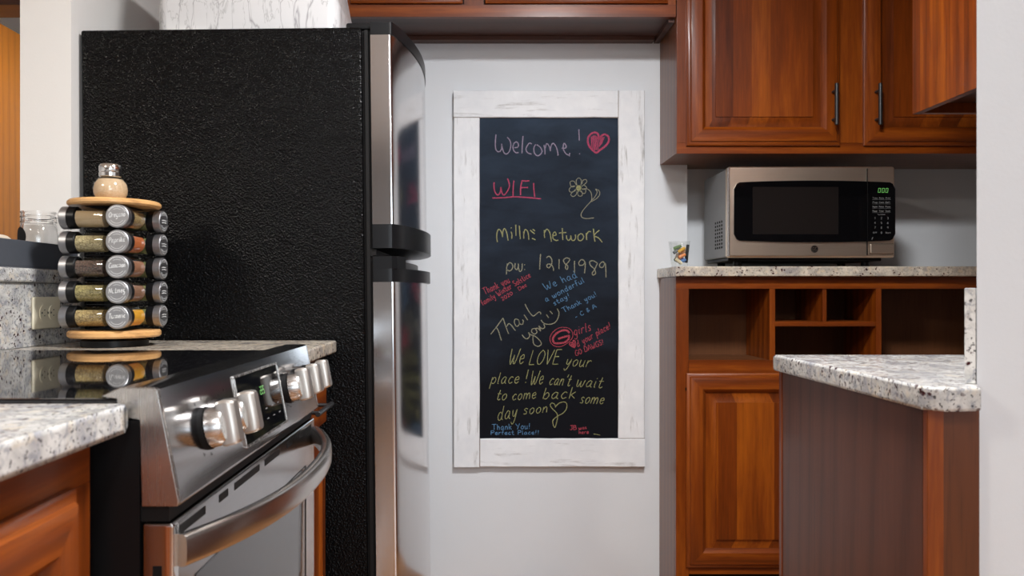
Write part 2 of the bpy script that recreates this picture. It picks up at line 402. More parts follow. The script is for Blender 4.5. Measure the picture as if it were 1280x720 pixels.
# ------------------------------------------------------------------ cabinet doors
def ring_door(a, fr, u0, u1, z0, z1, t=.02, fw=.056, panel=True):
    """raised-panel door; a='y' faces -Y with its front at y=fr, a='x' faces +X with its front at x=fr"""
    mb = MB()
    def pt(u, z, d): return (u, fr-d, z) if a == 'y' else (fr+d, u, z)
    rings = [(0,-t),(0,-.012),(.004,-.009),(.011,-.007),(.014,-.002),(.019,0),(fw-.004,0),(fw+.002,-.005),(fw+.009,-.014),(fw+.012,-.0145),(fw+.040,-.004),(fw+.0405,-.001)]
    vs = []
    for ins, d in rings:
        vs.append([mb.bm.verts.new(pt(*q, d)) for q in ((u0+ins,z0+ins),(u1-ins,z0+ins),(u1-ins,z1-ins),(u0+ins,z1-ins))])
    mb.face(vs[0][::-1])
    for k, (p, q) in enumerate(zip(vs, vs[1:])):
        for i in range(4):
            pan = k >= 8
            mb.face([p[i], p[(i+1)%4], q[(i+1)%4], q[i]], 2 if pan else (1 if i in (0, 2) else 0))
    mb.face(vs[-1], 2)
    return mb
DM = lambda a: [M['wood_z'], M['wood_x'] if a == 'y' else M['wood_y'], M['wood_panel']]
def bar_pull(p0, p1, out, r=.0062, inset=.022):
    p0, p1, out = Vector(p0), Vector(p1), Vector(out); d = (p1-p0).normalized()
    mb = MB().cyl(p0, p1, r, 16)
    for q in (p0+d*inset, p1-d*inset): mb.cyl(q-out, q, r*.75, 12)
    return mb

# ------------------------------------------------------------------ refrigerator (leans back a little)
FY0, FY1, FYM = 2.065, 2.825, 2.445
fr = thing('refrigerator', (-.286, FY0, 0), 'tall black-sided top-freezer refrigerator with stainless doors', 'refrigerator')
obj('body', MB().box(-1.012, -.286, FY0, FY1, .03, 1.729, .006, 3), M['pebble'], fr)
obj('door_gasket', MB().box(-.286, -.264, FY0+.012, FY1-.012, .08, 1.722).box(-.280,-.271,FY0+.004,FY1-.004,.08,1.722), M['blackmat'], fr)
def bulge(y, k=.056): return -.208 + k*(1-((y-FYM)/.38)**2)
def slab(z0, z1, k=.056, xo=0.0, y0=FY0, y1=FY1, xb=-.264, rc=.010, n=24, inset=0.0):
    ring = [(xb, y1-inset), (xb, y0+inset)]
    ys = [y0 + (y1-y0)*i/n for i in range(n+1)]
    x_n = bulge(y0, k)+xo
    ring += [(x_n-rc, y0+inset), (x_n-rc*.45, y0+inset+rc*.12), (x_n-rc*.1, y0+inset+rc*.5)]
    ring += [(bulge(y, k)+xo, y) for y in ys[1:-1]]
    ring += [(x_n-rc*.1, y1-inset-rc*.5), (x_n-rc, y1-inset)]
    mb = MB().prism(ring, z0, z1, 'z'); mb.bev = True
    return mb
def fdoor(nm, za, zb):
    return obj(nm, slab(za, zb), M['steel_door'], fr)
fz = fdoor('freezer_door', 1.219, 1.708)
fd = fdoor('fresh_food_door', .08, 1.0695)
obj('top_cap', slab(1.708, 1.741, xo=.002), M['cap'], fz)
obj('bottom_grip', slab(1.157, 1.219, .066, .003, rc=.02), M['cap'], fz)
g = slab(1.0695, 1.104, .064, .002, rc=.02)
obj('top_grip', g, M['cap'], fd)
obj('grip_block', MB().prism([(-.264,FY0+.001),(-.215,FY0+.001),(-.202,FY0+.012),(-.186,FY0+.075),(-.195,FY0+.085),(-.264,FY0+.085)], 1.104, 1.136, 'z'), M['cap'], fd)
obj('grip_recess', slab(1.104, 1.126, .040, -.014, y0=FY0+.087, rc=.004), M['black'], fd)
obj('hinge', MB().box(-.282, -.255, FY0+.006, FY0+.05, 1.138, 1.155, .002).cyl((-.268,FY0+.012,1.136),(-.268,FY0+.012,1.157),.006), M['blackmat'], fr)
obj('top_hinge_cover', MB().box(-.33, -.262, FY0+.02, FY0+.09, 1.729, 1.747, .005), M['black'], fr)
obj('kick_grille', MB().box(-.30, -.262, FY0+.02, FY1-.02, .012, .075, .004), M['black'], fr)
for x in (-.97, -.33):
    for y in (FY0+.06, FY1-.06): obj('foot', MB().cyl((x,y,0),(x,y,.032),.018,16), M['black'], fr)
fr.rotation_euler = (0, R(-.65), 0)

# white marble-patterned box on top of the refrigerator
def rrect(x0, x1, y0, y1, r, n=5):
    out = []
    for cx_, cy_, a0 in ((x1-r,y0+r,-90),(x1-r,y1-r,0),(x0+r,y1-r,90),(x0+r,y0+r,180)):
        for k in range(n+1):
            a = R(a0+90*k/n); out.append((cx_+r*math.cos(a), cy_+r*math.sin(a)))
    return out
zf = 1.7375
mb = MB(); secs = []
for z, i in ((0,.003),(.004,0),(.075,.0),(.085,.004),(.24,.03),(.25,.034)):
    secs.append([(x, y, zf+z-(x+.6)*.0113*0) for x, y in rrect(-.862+i*.2, -.376-i, 2.125+i, 2.45-i, .032)])
mb.sweep(secs)
bx = obj('storage_box', mb, M['marble'], origin=(-.61, 2.29, zf))
bx.rotation_euler = (0, R(-.65), 0)
tag(bx, 'white marble-patterned box with grey veins on top of the refrigerator', 'box')

# ------------------------------------------------------------------ cabinet above the refrigerator
UF = 2.68
c = thing('over_fridge_cabinet', (-.19, YB, 1.967), 'wide low cherry wood wall cabinet above refrigerator and chalkboard', 'cabinet')
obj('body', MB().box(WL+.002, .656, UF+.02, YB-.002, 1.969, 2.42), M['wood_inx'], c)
for z0, z1 in ((1.967, 2.008), (2.36, 2.42)): obj('face_rail', MB().box(WL+.002, .656, UF, UF+.02, z0, z1), M['wood_x'], c)
for x0, x1 in ((WL+.002,-.99),(-.475,-.415),(-.053,.012),(.63,.656)): obj('face_stile', MB().box(x0, x1, UF+.001, UF+.02, 2.008, 2.36), M['wood_z'], c)
obj('wall_cleat', MB().box(WL+.002, .63, YB-.045, YB-.002, 1.955, 1.969), M['wood_inx'], c)
obj('side_cleat', MB().box(.636, .656, UF+.02, YB-.002, 1.955, 1.969), M['wood_inx'], c)
for x0, x1 in ((-1.0,-.465),(-.432,-.058),(.018,.628)):
    obj('door', ring_door('y', UF-.02, x0, x1, 2.010, 2.37), DM('y'), c)

# ------------------------------------------------------------------ upper cabinet on the right
UX = .659
c = thing('upper_cabinet', (1.2, YB, 1.509), 'tall cherry wood wall cabinet with black bar pulls above the microwave', 'cabinet')
obj('body', MB().prism([(UX,UF+.02),(WR-.002,UF+.02),(WR-.002,YN-.002),(.763,YN-.002),(.763,YB-.002),(UX,YB-.002)], 1.511, 2.42, 'z'), M['wood_dark'], c)
obj('face_rail', MB().box(UX, WR-.002, UF, UF+.02, 1.509, 1.545, .001), M['wood_x'], c)
for x0, x1 in ((UX, .71), (1.20, 1.29), (1.87, WR-.002)): obj('face_stile', MB().box(x0, x1, UF, UF+.02, 1.545, 2.42, .001), M['wood_z'], c)
for x0, x1, hx in ((.690, 1.2025, 1.173), (1.282, 1.89, 1.3165)):
    d = obj('door', ring_door('y', UF-.02, x0, x1, 1.534, 2.40, fw=.054), DM('y'), c)
    yb = UF-.02-.03
    obj('handle', bar_pull((hx,yb,H+.211*yb), (hx,yb,H+.263*yb), (0,-.03,0)), M['handle'], d)

# upper cabinet over the peninsula (side panel seen)
c = thing('end_upper_cabinet', (1.42, 1.65, 1.509), 'cherry wood wall cabinet over the granite peninsula, plain side facing', 'cabinet')
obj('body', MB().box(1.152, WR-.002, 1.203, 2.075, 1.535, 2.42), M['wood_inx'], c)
obj('side_panel', MB().box(1.132, 1.152, 1.203, 2.095, 1.509, 2.42, .0015), M['wood_panel'], c)
obj('face_frame', MB().box(1.152, WR-.002, 2.075, 2.095, 1.509, 2.42, .0015), M['wood_z'], c)

# ------------------------------------------------------------------ hutch (raised base cabinet with cubbies)
HX0 = .6566
c = thing('hutch_cabinet', (1.19, YB, 0), 'cherry wood base cabinet with open cubbies below the microwave counter', 'cabinet')
zc0, zc1, zt = .8176, 1.056, 1.096
obj('side_panel', MB().box(HX0, HX0+.018, UF+.02, YB-.002, 0, zt), M['wood_dark'], c)
obj('side_panel', MB().box(WR-.02, WR-.002, UF+.02, YB-.002, 0, zt), M['wood_dark'], c)
obj('back_panel', MB().box(HX0+.018, WR-.02, YB-.012, YB-.002, .1, zt), M['wood_in'], c)
obj('cubby_floor', MB().box(HX0+.018, WR-.02, UF+.02, YB-.012, zc0-.02, zc0), M['wood_in'], c)
obj('top_panel', MB().box(HX0+.018, WR-.02, UF+.02, YB-.012, zt-.015, zt), M['wood_in'], c)
obj('toe_kick', MB().box(HX0+.018, WR-.02, UF+.06, UF+.075, 0, .1), M['blackmat'], c)
obj('bottom_panel', MB().box(HX0+.018, WR-.02, UF+.02, YB-.012, .1, .118), M['wood_in'], c)
obj('face_rail', MB().box(HX0, WR-.002, UF, UF+.02, zc1, zt, .001), M['wood_x'], c)
obj('face_rail', MB().box(HX0+.043, WR-.04, UF, UF+.02, .755, zc0, .001), M['wood_x'], c)
obj('face_rail', MB().box(HX0+.043, WR-.04, UF, UF+.02, .1, .14, .001), M['wood_x'], c)
obj('face_stile', MB().box(HX0, HX0+.043, UF, UF+.02, 0, zc1, .001), M['wood_z'], c)
obj('face_stile', MB().box(WR-.04, WR-.002, UF, UF+.02, 0, zc1, .001), M['wood_z'], c)
obj('face_stile', MB().box(1.19, 1.25, UF, UF+.02, .14, .755, .001), M['wood_z'], c)
for x0, x1 in ((.970,.989),(1.3266,1.345)):
    obj('divider', MB().box(x0, x1, UF, YB-.012, zc0, zc1, .001), M['wood_z'], c)
obj('shelf', MB().box(.989, 1.3266, UF+.002, YB-.012, .930, .9462, .001), M['wood_x'], c)
obj('small_divider', MB().box(1.1497, 1.163, UF+.004, YB-.012, .9462, zc1, .001), M['wood_z'], c)
for x0, x1 in ((.689, 1.205), (1.235, 1.90)):
    d = obj('door', ring_door('y', UF-.02, x0, x1, .125, .774, fw=.056), DM('y'), c)
    hx = x1-.03 if x0 < 1 else x0+.03
    obj('handle', bar_pull((hx,UF-.05,.60),(hx,UF-.05,.74),(0,-.03,0)), M['handle'], d)
obj('hinge', MB().cyl((.6915,UF-.004,.716),(.6915,UF-.004,.726),.005,10), M['blackmat'], c)

ct = MB().prism([(.6475,2.65),(WR-.002,2.65),(WR-.002,YN-.002),(.762,YN-.002),(.762,YB-.002),(.6475,YB-.002)], zt+.001, 1.1305, 'z', .004, 3)
tag(obj('countertop', ct, M['granite_warm_lit'], origin=(1.2,2.8,zt)), 'speckled granite countertop under the microwave, with warm light in its colour', 'countertop')

# ------------------------------------------------------------------ microwave
MY = 2.64
mx0, mx1, mz0, mz1 = .31*MY, .519*MY, H+.045*MY, H+.159*MY
def mp(x, y, d=0): return ((x-CX)*MY/FPX, MY-d, H-(y-CY)*MY/FPX)
c = thing('microwave_oven', ((mx0+mx1)/2, 2.8, 1.1305), 'stainless countertop microwave oven with black glass door on granite counter', 'microwave')
obj('case', MB().box(mx0+.004, mx1-.004, MY+.035, 2.94, mz0+.002, mz1-.003, .006), plain('microwave_case', (.20,.205,.21), .4), c)
vent = MB()
for i in range(4):
    for j in range(8): vent.box(mx0+.0025, mx0+.0045, MY+.075+i*.024, MY+.084+i*.024, mz0+.035+j*.0125, mz0+.042+j*.0125)
obj('side_vent', vent, M['blackmat'], c)
obj('front_frame', MB().box(mx0, mx1, MY, MY+.035, mz0, mz1, .008, 4), M['steel_mw'], c)
# black glass: rounded, gently bowed outline
def bow(x0, x1, yt, yb, r, b, n=16):
    pts = []
    for k in range(n+1):
        u = k/n; x = x0+(x1-x0)*u; e = 1-(2*u-1)**2
        ed = min(u, 1-u)*(x1-x0); rr = 0 if ed > r else r-math.sqrt(max(0, r*r-(r-ed)**2))
        pts.append((x, yt+rr-b*e))
    low = [(x, yb-(y-yt)-0) for x, y in reversed(pts)]
    low = [(x, yb+(yt-y)) for x, y in reversed(pts)]
    return pts+low
poly = [mp(x, y) for x, y in bow(917, 1118, 228.5, 300.5, 8, 2.5, 60)]
obj('door_glass', MB().prism([(p[0], p[2]) for p in poly], MY-.006, MY+.002, 'y'), M['blackglass'], c)
poly = [mp(x, y) for x, y in ((940,234),(1047,234),(1047,293),(940,293))]
obj('viewing_window', MB().prism([(p[0], p[2]) for p in poly], MY-.0066, MY-.005, 'y'), M['mwindow'], c)
obj('door_seam', MB().box(*sorted((mp(1083,0)[0], mp(1083.6,0)[0])), MY-.0064, MY+.001, mp(0,319)[2], mp(0,211)[2]), M['blackmat'], c)
a, b = mp(1087,317), mp(1116,305)
obj('door_button', MB().box(a[0]-.002, b[0]+.002, MY-.001, MY+.002, a[2]-.002, b[2]+.002, .0008, mi=1).box(a[0], b[0], MY-.006, MY+.002, a[2], b[2], .003, 3), [M['steel_mw'], M['blackmat']], c)
obj('chrome_edge', MB().cyl((mx0+.0035, MY+.003, mz0+.004), (mx0+.0035, MY+.003, mz1-.004), .0045, 12), M['chrome'], c)
obj('underside_shade', MB().box(mx0+.01, mx1-.03, MY+.03, 2.92, mz0-.010, mz0+.001, .003), M['black'], c)  # black slab drawn for the shadow under the microwave
for x in (mx0+.05, mx1-.07):
    for y in (MY+.06, 2.88): obj('foot', MB().cyl((x,y,1.1305),(x,y,mz0-.009),.014,14), M['black'], c)

# ------------------------------------------------------------------ single-stroke lettering
G = {
'A': (.75, [[(0,0),(.35,1),(.72,0)],[(.15,.38),(.58,.38)]]), 'B': (.6, [[(.05,0),(.05,1)],[(.05,1),(.45,.95),(.5,.72),(.1,.53)],[(.1,.53),(.55,.45),(.55,.1),(.05,0)]]),
'C': (.65, [[(.62,.85),(.35,1),(.05,.6),(.1,.15),(.4,0),(.63,.15)]]), 'D': (.7, [[(.05,0),(.05,1)],[(.05,1),(.5,.9),(.66,.5),(.5,.1),(.05,0)]]),
'E': (.6, [[(.55,1),(.05,1)],[(.05,1),(.05,0)],[(.05,0),(.58,0)],[(.05,.52),(.45,.52)]]), 'F': (.6, [[(.05,0),(.05,1)],[(.05,1),(.55,1)],[(.05,.52),(.45,.52)]]),
'G': (.7, [[(.62,.85),(.35,1),(.05,.6),(.1,.12),(.4,0),(.65,.2),(.65,.45)],[(.65,.45),(.4,.45)]]), 'I': (.2, [[(.1,0),(.1,1)]]), 'J': (.5, [[(.4,1),(.4,.2),(.2,0),(.02,.15)],[(.1,1),(.6,1)]]),
'L': (.55, [[(.05,1),(.05,0)],[(.05,0),(.52,0)]]), 'M': (.8, [[(.05,0),(.1,1)],[(.1,1),(.4,.3)],[(.4,.3),(.7,1)],[(.7,1),(.75,0)]]), 'N': (.7, [[(.05,0),(.05,1)],[(.05,1),(.6,0)],[(.6,0),(.6,1)]]),
'O': (.7, [[(.35,1),(.08,.7),(.08,.25),(.35,0),(.62,.3),(.62,.75),(.35,1)]]), 'P': (.6, [[(.05,0),(.05,1)],[(.05,1),(.5,.92),(.52,.6),(.05,.48)]]),
'S': (.55, [[(.5,.88),(.28,1),(.08,.8),(.25,.55),(.48,.3),(.35,.03),(.05,.12)]]), 'T': (.7, [[(.35,0),(.35,1)],[(0,1),(.7,1)]]), 'V': (.65, [[(0,1),(.3,0)],[(.3,0),(.62,1)]]),
'W': (.9, [[(0,1),(.12,.2),(.25,0),(.42,.6)],[(.42,.6),(.5,.05),(.68,.15),(.85,1)]]), 'Y': (.7, [[(0,1),(.32,.5)],[(.65,1),(.25,0)]]),
'a': (.55, [[(.42,.5),(.25,.6),(.05,.3),(.15,.03),(.35,.15),(.44,.55)],[(.44,.55),(.42,.1),(.55,.02)]]), 'b': (.5, [[(.08,1),(.08,.05)],[(.08,.3),(.28,.58),(.45,.35),(.32,.02),(.08,.08)]]),
'c': (.48, [[(.42,.5),(.25,.6),(.06,.3),(.2,.02),(.45,.12)]]), 'd': (.55, [[(.4,.45),(.2,.58),(.05,.28),(.18,.02),(.38,.15),(.46,1)],[(.43,.6),(.43,.1),(.55,.02)]]),
'e': (.48, [[(.06,.3),(.4,.36),(.3,.6),(.08,.45),(.08,.15),(.25,0),(.46,.14)]]), 'f': (.4, [[(.38,.9),(.25,1),(.16,.8),(.15,0)],[(0,.55),(.34,.55)]]),
'g': (.5, [[(.4,.5),(.2,.6),(.05,.3),(.2,.05),(.4,.25),(.42,.55)],[(.42,.55),(.4,-.25),(.2,-.4),(.05,-.28)]]), 'h': (.5, [[(.06,1),(.06,0)],[(.06,.3),(.25,.6),(.38,.45),(.42,0)]]),
'i': (.25, [[(.1,.58),(.1,.08),(.2,.02)],[(.1,.78),(.12,.84)]]), 'k': (.5, [[(.06,1),(.06,0)],[(.4,.6),(.08,.28)],[(.14,.33),(.45,0)]]), 'l': (.25, [[(.1,1),(.1,.1),(.2,.02)]]),
'm': (.8, [[(.05,.6),(.05,0)],[(.05,.3),(.2,.6),(.34,.45),(.36,0)],[(.36,.3),(.52,.6),(.66,.45),(.7,0)]]), 'n': (.5, [[(.05,.6),(.05,0)],[(.05,.3),(.24,.6),(.38,.45),(.42,0)]]),
'o': (.5, [[(.25,.6),(.06,.4),(.1,.1),(.26,0),(.43,.2),(.4,.5),(.25,.6)]]), 'p': (.5, [[(.06,.6),(.06,-.42)],[(.06,.3),(.26,.6),(.45,.4),(.36,.05),(.06,.1)]]),
'r': (.42, [[(.06,.6),(.06,0)],[(.06,.3),(.22,.58),(.4,.52)]]), 's': (.42, [[(.36,.52),(.18,.6),(.08,.44),(.3,.24),(.28,.03),(.04,.06)]]), 't': (.42, [[(.18,.95),(.16,.15),(.3,0),(.42,.1)],[(0,.6),(.38,.6)]]),
'u': (.52, [[(.05,.6),(.08,.1),(.25,0),(.4,.25),(.42,.6)],[(.42,.6),(.42,.08),(.52,.02)]]), 'w': (.7, [[(.02,.6),(.08,.08),(.22,.02),(.34,.5)],[(.34,.5),(.38,.05),(.54,.05),(.64,.6)]]),
'y': (.5, [[(.05,.6),(.1,.2),(.25,.15),(.42,.6)],[(.42,.6),(.32,-.15),(.15,-.42),(.02,-.25)]]), 'v': (.45, [[(.02,.6),(.2,0),(.42,.6)]]), 'z': (.45, [[(.04,.58),(.4,.58)],[(.4,.58),(.04,0)],[(.04,0),(.42,0)]]),
'!': (.3, [[(.18,1),(.12,.3)],[(.1,.03),(.13,.08)]]), '.': (.2, [[(.08,0),(.12,.05)]]), "'": (.2, [[(.12,1),(.08,.75)]]), '-': (.45, [[(.05,.35),(.4,.38)]]), ':': (.2, [[(.1,.05),(.1,.1)],[(.1,.5),(.1,.55)]]),
'&': (.6, [[(.55,.05),(.15,.7),(.28,.95),(.42,.75),(.08,.25),(.22,0),(.55,.35)]]), ' ': (.4, []),
'0': (.55, [[(.28,1),(.06,.7),(.06,.3),(.28,0),(.5,.3),(.5,.7),(.28,1)]]), '1': (.3, [[(.05,.8),(.18,1)],[(.18,1),(.18,0)]]), '2': (.55, [[(.06,.8),(.28,1),(.48,.75),(.3,.35),(.05,0)],[(.05,0),(.52,0)]]),
'3': (.55, [[(.08,.92),(.42,.92),(.4,.62),(.2,.53)],[(.2,.53),(.5,.4),(.4,.02),(.05,.1)]]), '4': (.55, [[(.38,0),(.38,1)],[(.38,1),(.03,.35)],[(.03,.35),(.52,.35)]]), '5': (.55, [[(.46,1),(.1,1)],[(.1,1),(.08,.55)],[(.08,.55),(.45,.55),(.42,.05),(.05,.06)]]),
'6': (.55, [[(.42,.95),(.1,.55),(.1,.1),(.35,0),(.48,.3),(.3,.5),(.08,.35)]]), '7': (.5, [[(.05,1),(.48,1)],[(.48,1),(.18,0)]]), '8': (.55, [[(.28,.54),(.08,.75),(.28,1),(.46,.75),(.28,.54),(.06,.25),(.28,0),(.5,.25),(.28,.54)]]), '9': (.5, [[(.44,.7),(.25,.5),(.06,.7),(.22,.98),(.43,.8),(.4,.4),(.3,0)]]),
}
def text_strokes(s, gap=.12):
    """unit strokes and total width of a string"""
    x = 0; out = []
    for ch in s:
        wd, st = G[ch]
        for pl in st: out.append([(x+px, py) for px, py in pl])
        x += wd+gap
    return out, x-gap
def fit(s, x0, y0, x1, y1, cap, slant=0.0, jit=.03):
    """strokes in picture-like 2D: baseline from (x0,y0) to (x1,y1), y downwards"""
    st, wd = text_strokes(s); dx, dy = x1-x0, y1-y0; L = math.hypot(dx, dy); ux, uy = dx/L, dy/L; k = L/wd
    out = []
    for pl in st:
        q = []
        for px, py in cat_rom2(pl):
            px = px+random.uniform(-jit, jit)*.3; py = py+random.uniform(-jit, jit)*.3
            a = px*k + slant*py*cap; b = py*cap
            q.append((x0+ux*a+uy*b, y0+uy*a-ux*b))
        out.append(q)
    return out
def cat_rom2(pl, sub=5): return [(p.x, p.y) for p in cat_rom(pl, sub)]

# microwave print
def mw_strokes(mb, strokes, wd, d=.0072):
    for st in strokes: mb.ribbon([mp(x, y, d) for x, y in st], wd*MY/FPX, (0,-1,0))
dg = MB()
def seven(x, y, w_, h_, segs, sl=.12):
    pts = {'a':((0,0),(1,0)),'b':((1,0),(1,.5)),'c':((1,.5),(1,1)),'d':((0,1),(1,1)),'e':((0,.5),(0,1)),'f':((0,0),(0,.5)),'g':((0,.5),(1,.5))}
    return [[(x+a*w_+(1-b)*h_*sl, y+b*h_) for a, b in pts[q]] for q in segs]
for x in (1096.3, 1101, 1105.6): mw_strokes(dg, seven(x, 235.7, 2.6, 5.2, 'abcdef'), .42)
obj('clock_digits', dg, M['green'], c)
kp = MB()
for r_, row in enumerate((('Time','Auto','Add'),('Pop','Cook','Defr'),('Popcorn','Potato','Pizza'),('Power','Timer','Snack'))):
    for k, wds in enumerate(row):
        x = 1089.5+k*8; y = 248.6+r_*5.4
        mw_strokes(kp, fit(wds, x, y, x+6.0, y, 1.7, jit=0), .35)
        mw_strokes(kp, [[(x-.6,y+1.2),(x+6.6,y+1.2)]], .22)
for r_, row in enumerate(('123','456','789')):
    for k, ch in enumerate(row):
        x = 1091.6+k*8; y = 274.2+r_*5.9
        mw_strokes(kp, fit(ch, x, y, x+1.7, y, 2.6, jit=0), .42)
mw_strokes(kp, fit('0', 1099.6, 292.3, 1101.3, 292.3, 2.6, jit=0), .42)
mw_strokes(kp, fit('Off', 1089.8, 292, 1095, 292, 1.9, jit=0), .35); mw_strokes(kp, fit('Start', 1105.5, 292, 1112, 292, 1.9, jit=0), .35)
mw_strokes(kp, fit('Turntable', 1095.5, 269, 1105, 269, 1.3, jit=0), .3); mw_strokes(kp, [[(1088.6,299.6),(1089.4,297)],[(1089.4,297),(1090,297.6)]], .7)
obj('keypad', kp, M['ink'], c)
lg = MB(); gx, gy = 1018, 311.2
lg.disc(mp(gx, gy, .0012), 4.6*MY/FPX, (0,-1,0), 28)
lg2 = MB()
mw_strokes(lg2, [[(gx+4.0*math.cos(a), gy+4.0*math.sin(a)) for a in [2*math.pi*k/28 for k in range(29)]]], .45, .0018)
mw_strokes(lg2, [cat_rom2([(gx-.2,gy-1.6),(gx-1.6,gy-2.0),(gx-2.6,gy),(gx-1.8,gy+1.8),(gx-.4,gy+1),(gx-.4,gy-.1),(gx-1.4,gy+.2)]),
                 cat_rom2([(gx+2.4,gy-1.4),(gx+1.4,gy-2),(gx+.5,gy-1.1),(gx+1.3,gy-.1),(gx+.3,gy+.9),(gx+1.2,gy+1.9),(gx+2.6,gy+1.1)])], .5, .0018)
bd = obj('badge', lg, M['blackmat'], c); obj('badge_lettering', lg2, M['steel_warm'], bd)

# ------------------------------------------------------------------ chalkboard
BY = 2.905
def bp(x, y, d=0.0):
    return ((x-CX)*BY/FPX, BY-d, H-(y-CY)*BY/FPX)
cb = thing('chalkboard', ((686-CX)*BY/FPX, YB, bp(0,584)[2]), 'large framed chalkboard with coloured handwriting hanging on the grey wall', 'chalkboard')
def plank(x0, x1, y0, y1, horiz):
    a, b = bp(x0, y1), bp(x1, y0)
    mb = MB(); n = 14
    L0, L1 = (a[0], b[0]) if horiz else (a[2], b[2]); W0, W1 = (a[2], b[2]) if horiz else (a[0], b[0])
    secs = []
    for k in range(n+1):
        u = L0+(L1-L0)*k/n; j = [random.uniform(-.0009,.0009) for _ in range(4)]
        w0, w1, bv = W0+j[0], W1+j[1], .003
        pr = [(w0,BY+.022),(w0,BY+bv),(w0+bv,BY+j[2]*.5),(w1-bv,BY+j[3]*.5),(w1,BY+bv),(w1,BY+.022)]
        secs.append([(u, y, w_) if horiz else (w_, y, u) for w_, y in pr])
    mb.sweep(secs); 
    return obj('frame_plank', mb, M['wash_x'] if horiz else M['wash_z'], cb)
plank(567, 772.6, 113, 146.6, True); plank(567, 599.6, 147.2, 584, False)
plank(600.2, 806, 548.4, 584, True); plank(773.2, 806, 113.3, 547.8, False)
for x0, x1, y0, y1 in ((599.4,600.4,548,584),(772.4,773.4,113,147),(567,600,146.4,147.4),(773,806,547.6,548.6)):
    a, b = bp(x0, y1), bp(x1, y0); obj('plank_joint', MB().box(a[0], b[0], BY+.002, BY+.02, a[2], b[2]), M['worn_edge'], cb)
a, b = bp(597, 551), bp(775, 144)
SD = -.010                                  # slate sits 10 mm behind the frame face
slate = obj('slate', MB().box(a[0], b[0], BY+.010, BY+.0215, a[2], b[2]), M['slate'], cb)
def wmap(x, y):                              # slate plane point that photographs at (x, y)
    Z = BY+.0094; return ((x-CX)*Z/FPX, Z, H-(y-CY)*Z/FPX)
def write(name, strokes, col, wd=1.25, lab=None):
    mb = MB()
    for st in strokes:
        if len(st) == 1: st = [st[0], (st[0][0]+.6, st[0][1]+.5)]
        # resample for an even, slightly uneven-edged line
        mb.ribbon([wmap(*p) for p in st], .92*wd*BY/FPX, (0,-1,0))
    o = obj(name, mb, M['c_'+col], slate)
    if lab: o['label'] = lab
    return o
def tr_(ox, oy, s, *pls, closed=False):
    return [[(ox+p.x/s, oy+p.y/s) for p in cat_rom(pl, 6, closed)] for pl in pls]
r1 = lambda *p: tr_(600,150,12,*p); r2 = lambda *p: tr_(685,150,12,*p)
write('chalk_message', r1([(240,218),(232,300),(230,380),(240,445),(270,475),(305,465),(325,420),(325,355)],[(325,355),(340,440),(365,495),(400,510),(440,470),(462,390),(450,310),(408,258)],
  [(515,415),(560,410),(578,375),(555,330),(515,345),(495,400),(505,455),(540,490),(580,488)],[(645,240),(635,370),(630,500)],[(775,362),(745,345),(710,385),(690,440),(715,490),(775,512)],
  [(835,365),(808,420),(815,490),(855,535),(900,520),(930,470),(905,410),(850,370)],[(930,470),(940,460)],[(960,375),(972,440),(975,515)],[(975,430),(1000,355),(1040,400),(1055,465)]) +
  r2([(35,468),(48,385),(80,350),(120,400),(145,480),(150,535)],[(205,425),(262,420),(272,390),(245,350),(230,380),(235,450),(270,505),(310,525),(330,495)],[(322,545),(320,520)]), 'lav', 1.5, 'lavender chalk word Welcome')
write('chalk_exclamation_mark', r2([(463,140),(466,220),(470,310)],[(472,500),(478,512)]), 'lav', 1.5)
hs = [(765,280),(750,210),(705,188),(650,205),(605,260),(600,340),(630,410),(680,460),(725,490),(780,450),(860,390),(910,320),(905,250),(850,215),(800,240)]
write('chalk_heart', tr_(685,150,12,hs,closed=True), 'pink', 2.6, 'pink scribbled chalk heart')
zz = [[(650+k*16, 225+abs(k-3)*8), (640+k*16+random.randint(-12,12), 420+min(k,4)*8)] for k in range(8)] + [[(790+k*18, 255), (770+k*12, 400-k*14)] for k in range(4)]
write('chalk_heart_fill', r2(*zz), 'pink', 1.1)
write('chalk_message', tr_(600,215,12,[(212,155),(210,230),(225,300),(265,345),(300,310),(315,225)],[(315,225),(325,300),(355,345),(400,305),(440,220),(430,140),(410,98)],[(510,128),(498,230),(497,365)],[(632,125),(610,230),(608,350)],[(632,128),(680,135),(740,132)],[(618,235),(670,233),(722,232)],[(805,165),(808,260),(822,375)],[(188,390),(350,385),(520,372),(700,382),(915,402)]), 'pink', 1.6, 'pink chalk word WIFI, underlined')
pet = [[(345,185),(335,120),(370,82),(405,115),(400,185)],[(415,165),(430,115),(470,105),(480,140),(430,185)],[(410,205),(440,180),(480,215),(470,235),(415,232)],[(415,240),(465,245),(460,290),(430,295),(400,255)],[(385,265),(420,290),(410,330),(370,330),(355,290),(370,262)],[(345,265),(335,310),(295,340),(260,315),(285,280),(330,255)],[(330,235),(300,265),(260,280),(238,250),(260,210),(310,190)],[(320,195),(270,205),(250,140),(300,125),(335,180)]]
fl = tr_(690,215,11.08,*pet)
fl += tr_(690,215,11.08,[(440,232),(490,235),(535,275),(550,340),(545,395),(490,460),(430,530),(402,590),(420,630),(480,645),(580,635)],[(545,395),(590,350),(625,280),(600,235)],[(600,235),(650,260),(660,310),(620,365),(545,410)])
fc = [[(690+(370+34*r_*math.cos(a))/11.08, 215+(222+38*r_*math.sin(a))/11.08) for a in [k*.5 for k in range(14)]] for r_ in (.9,.6,.3)]
write('chalk_flower', fl, 'pale', .95, 'chalk flower with a curled stem'); write('chalk_flower_centre', fc, 'yel', 1.3)
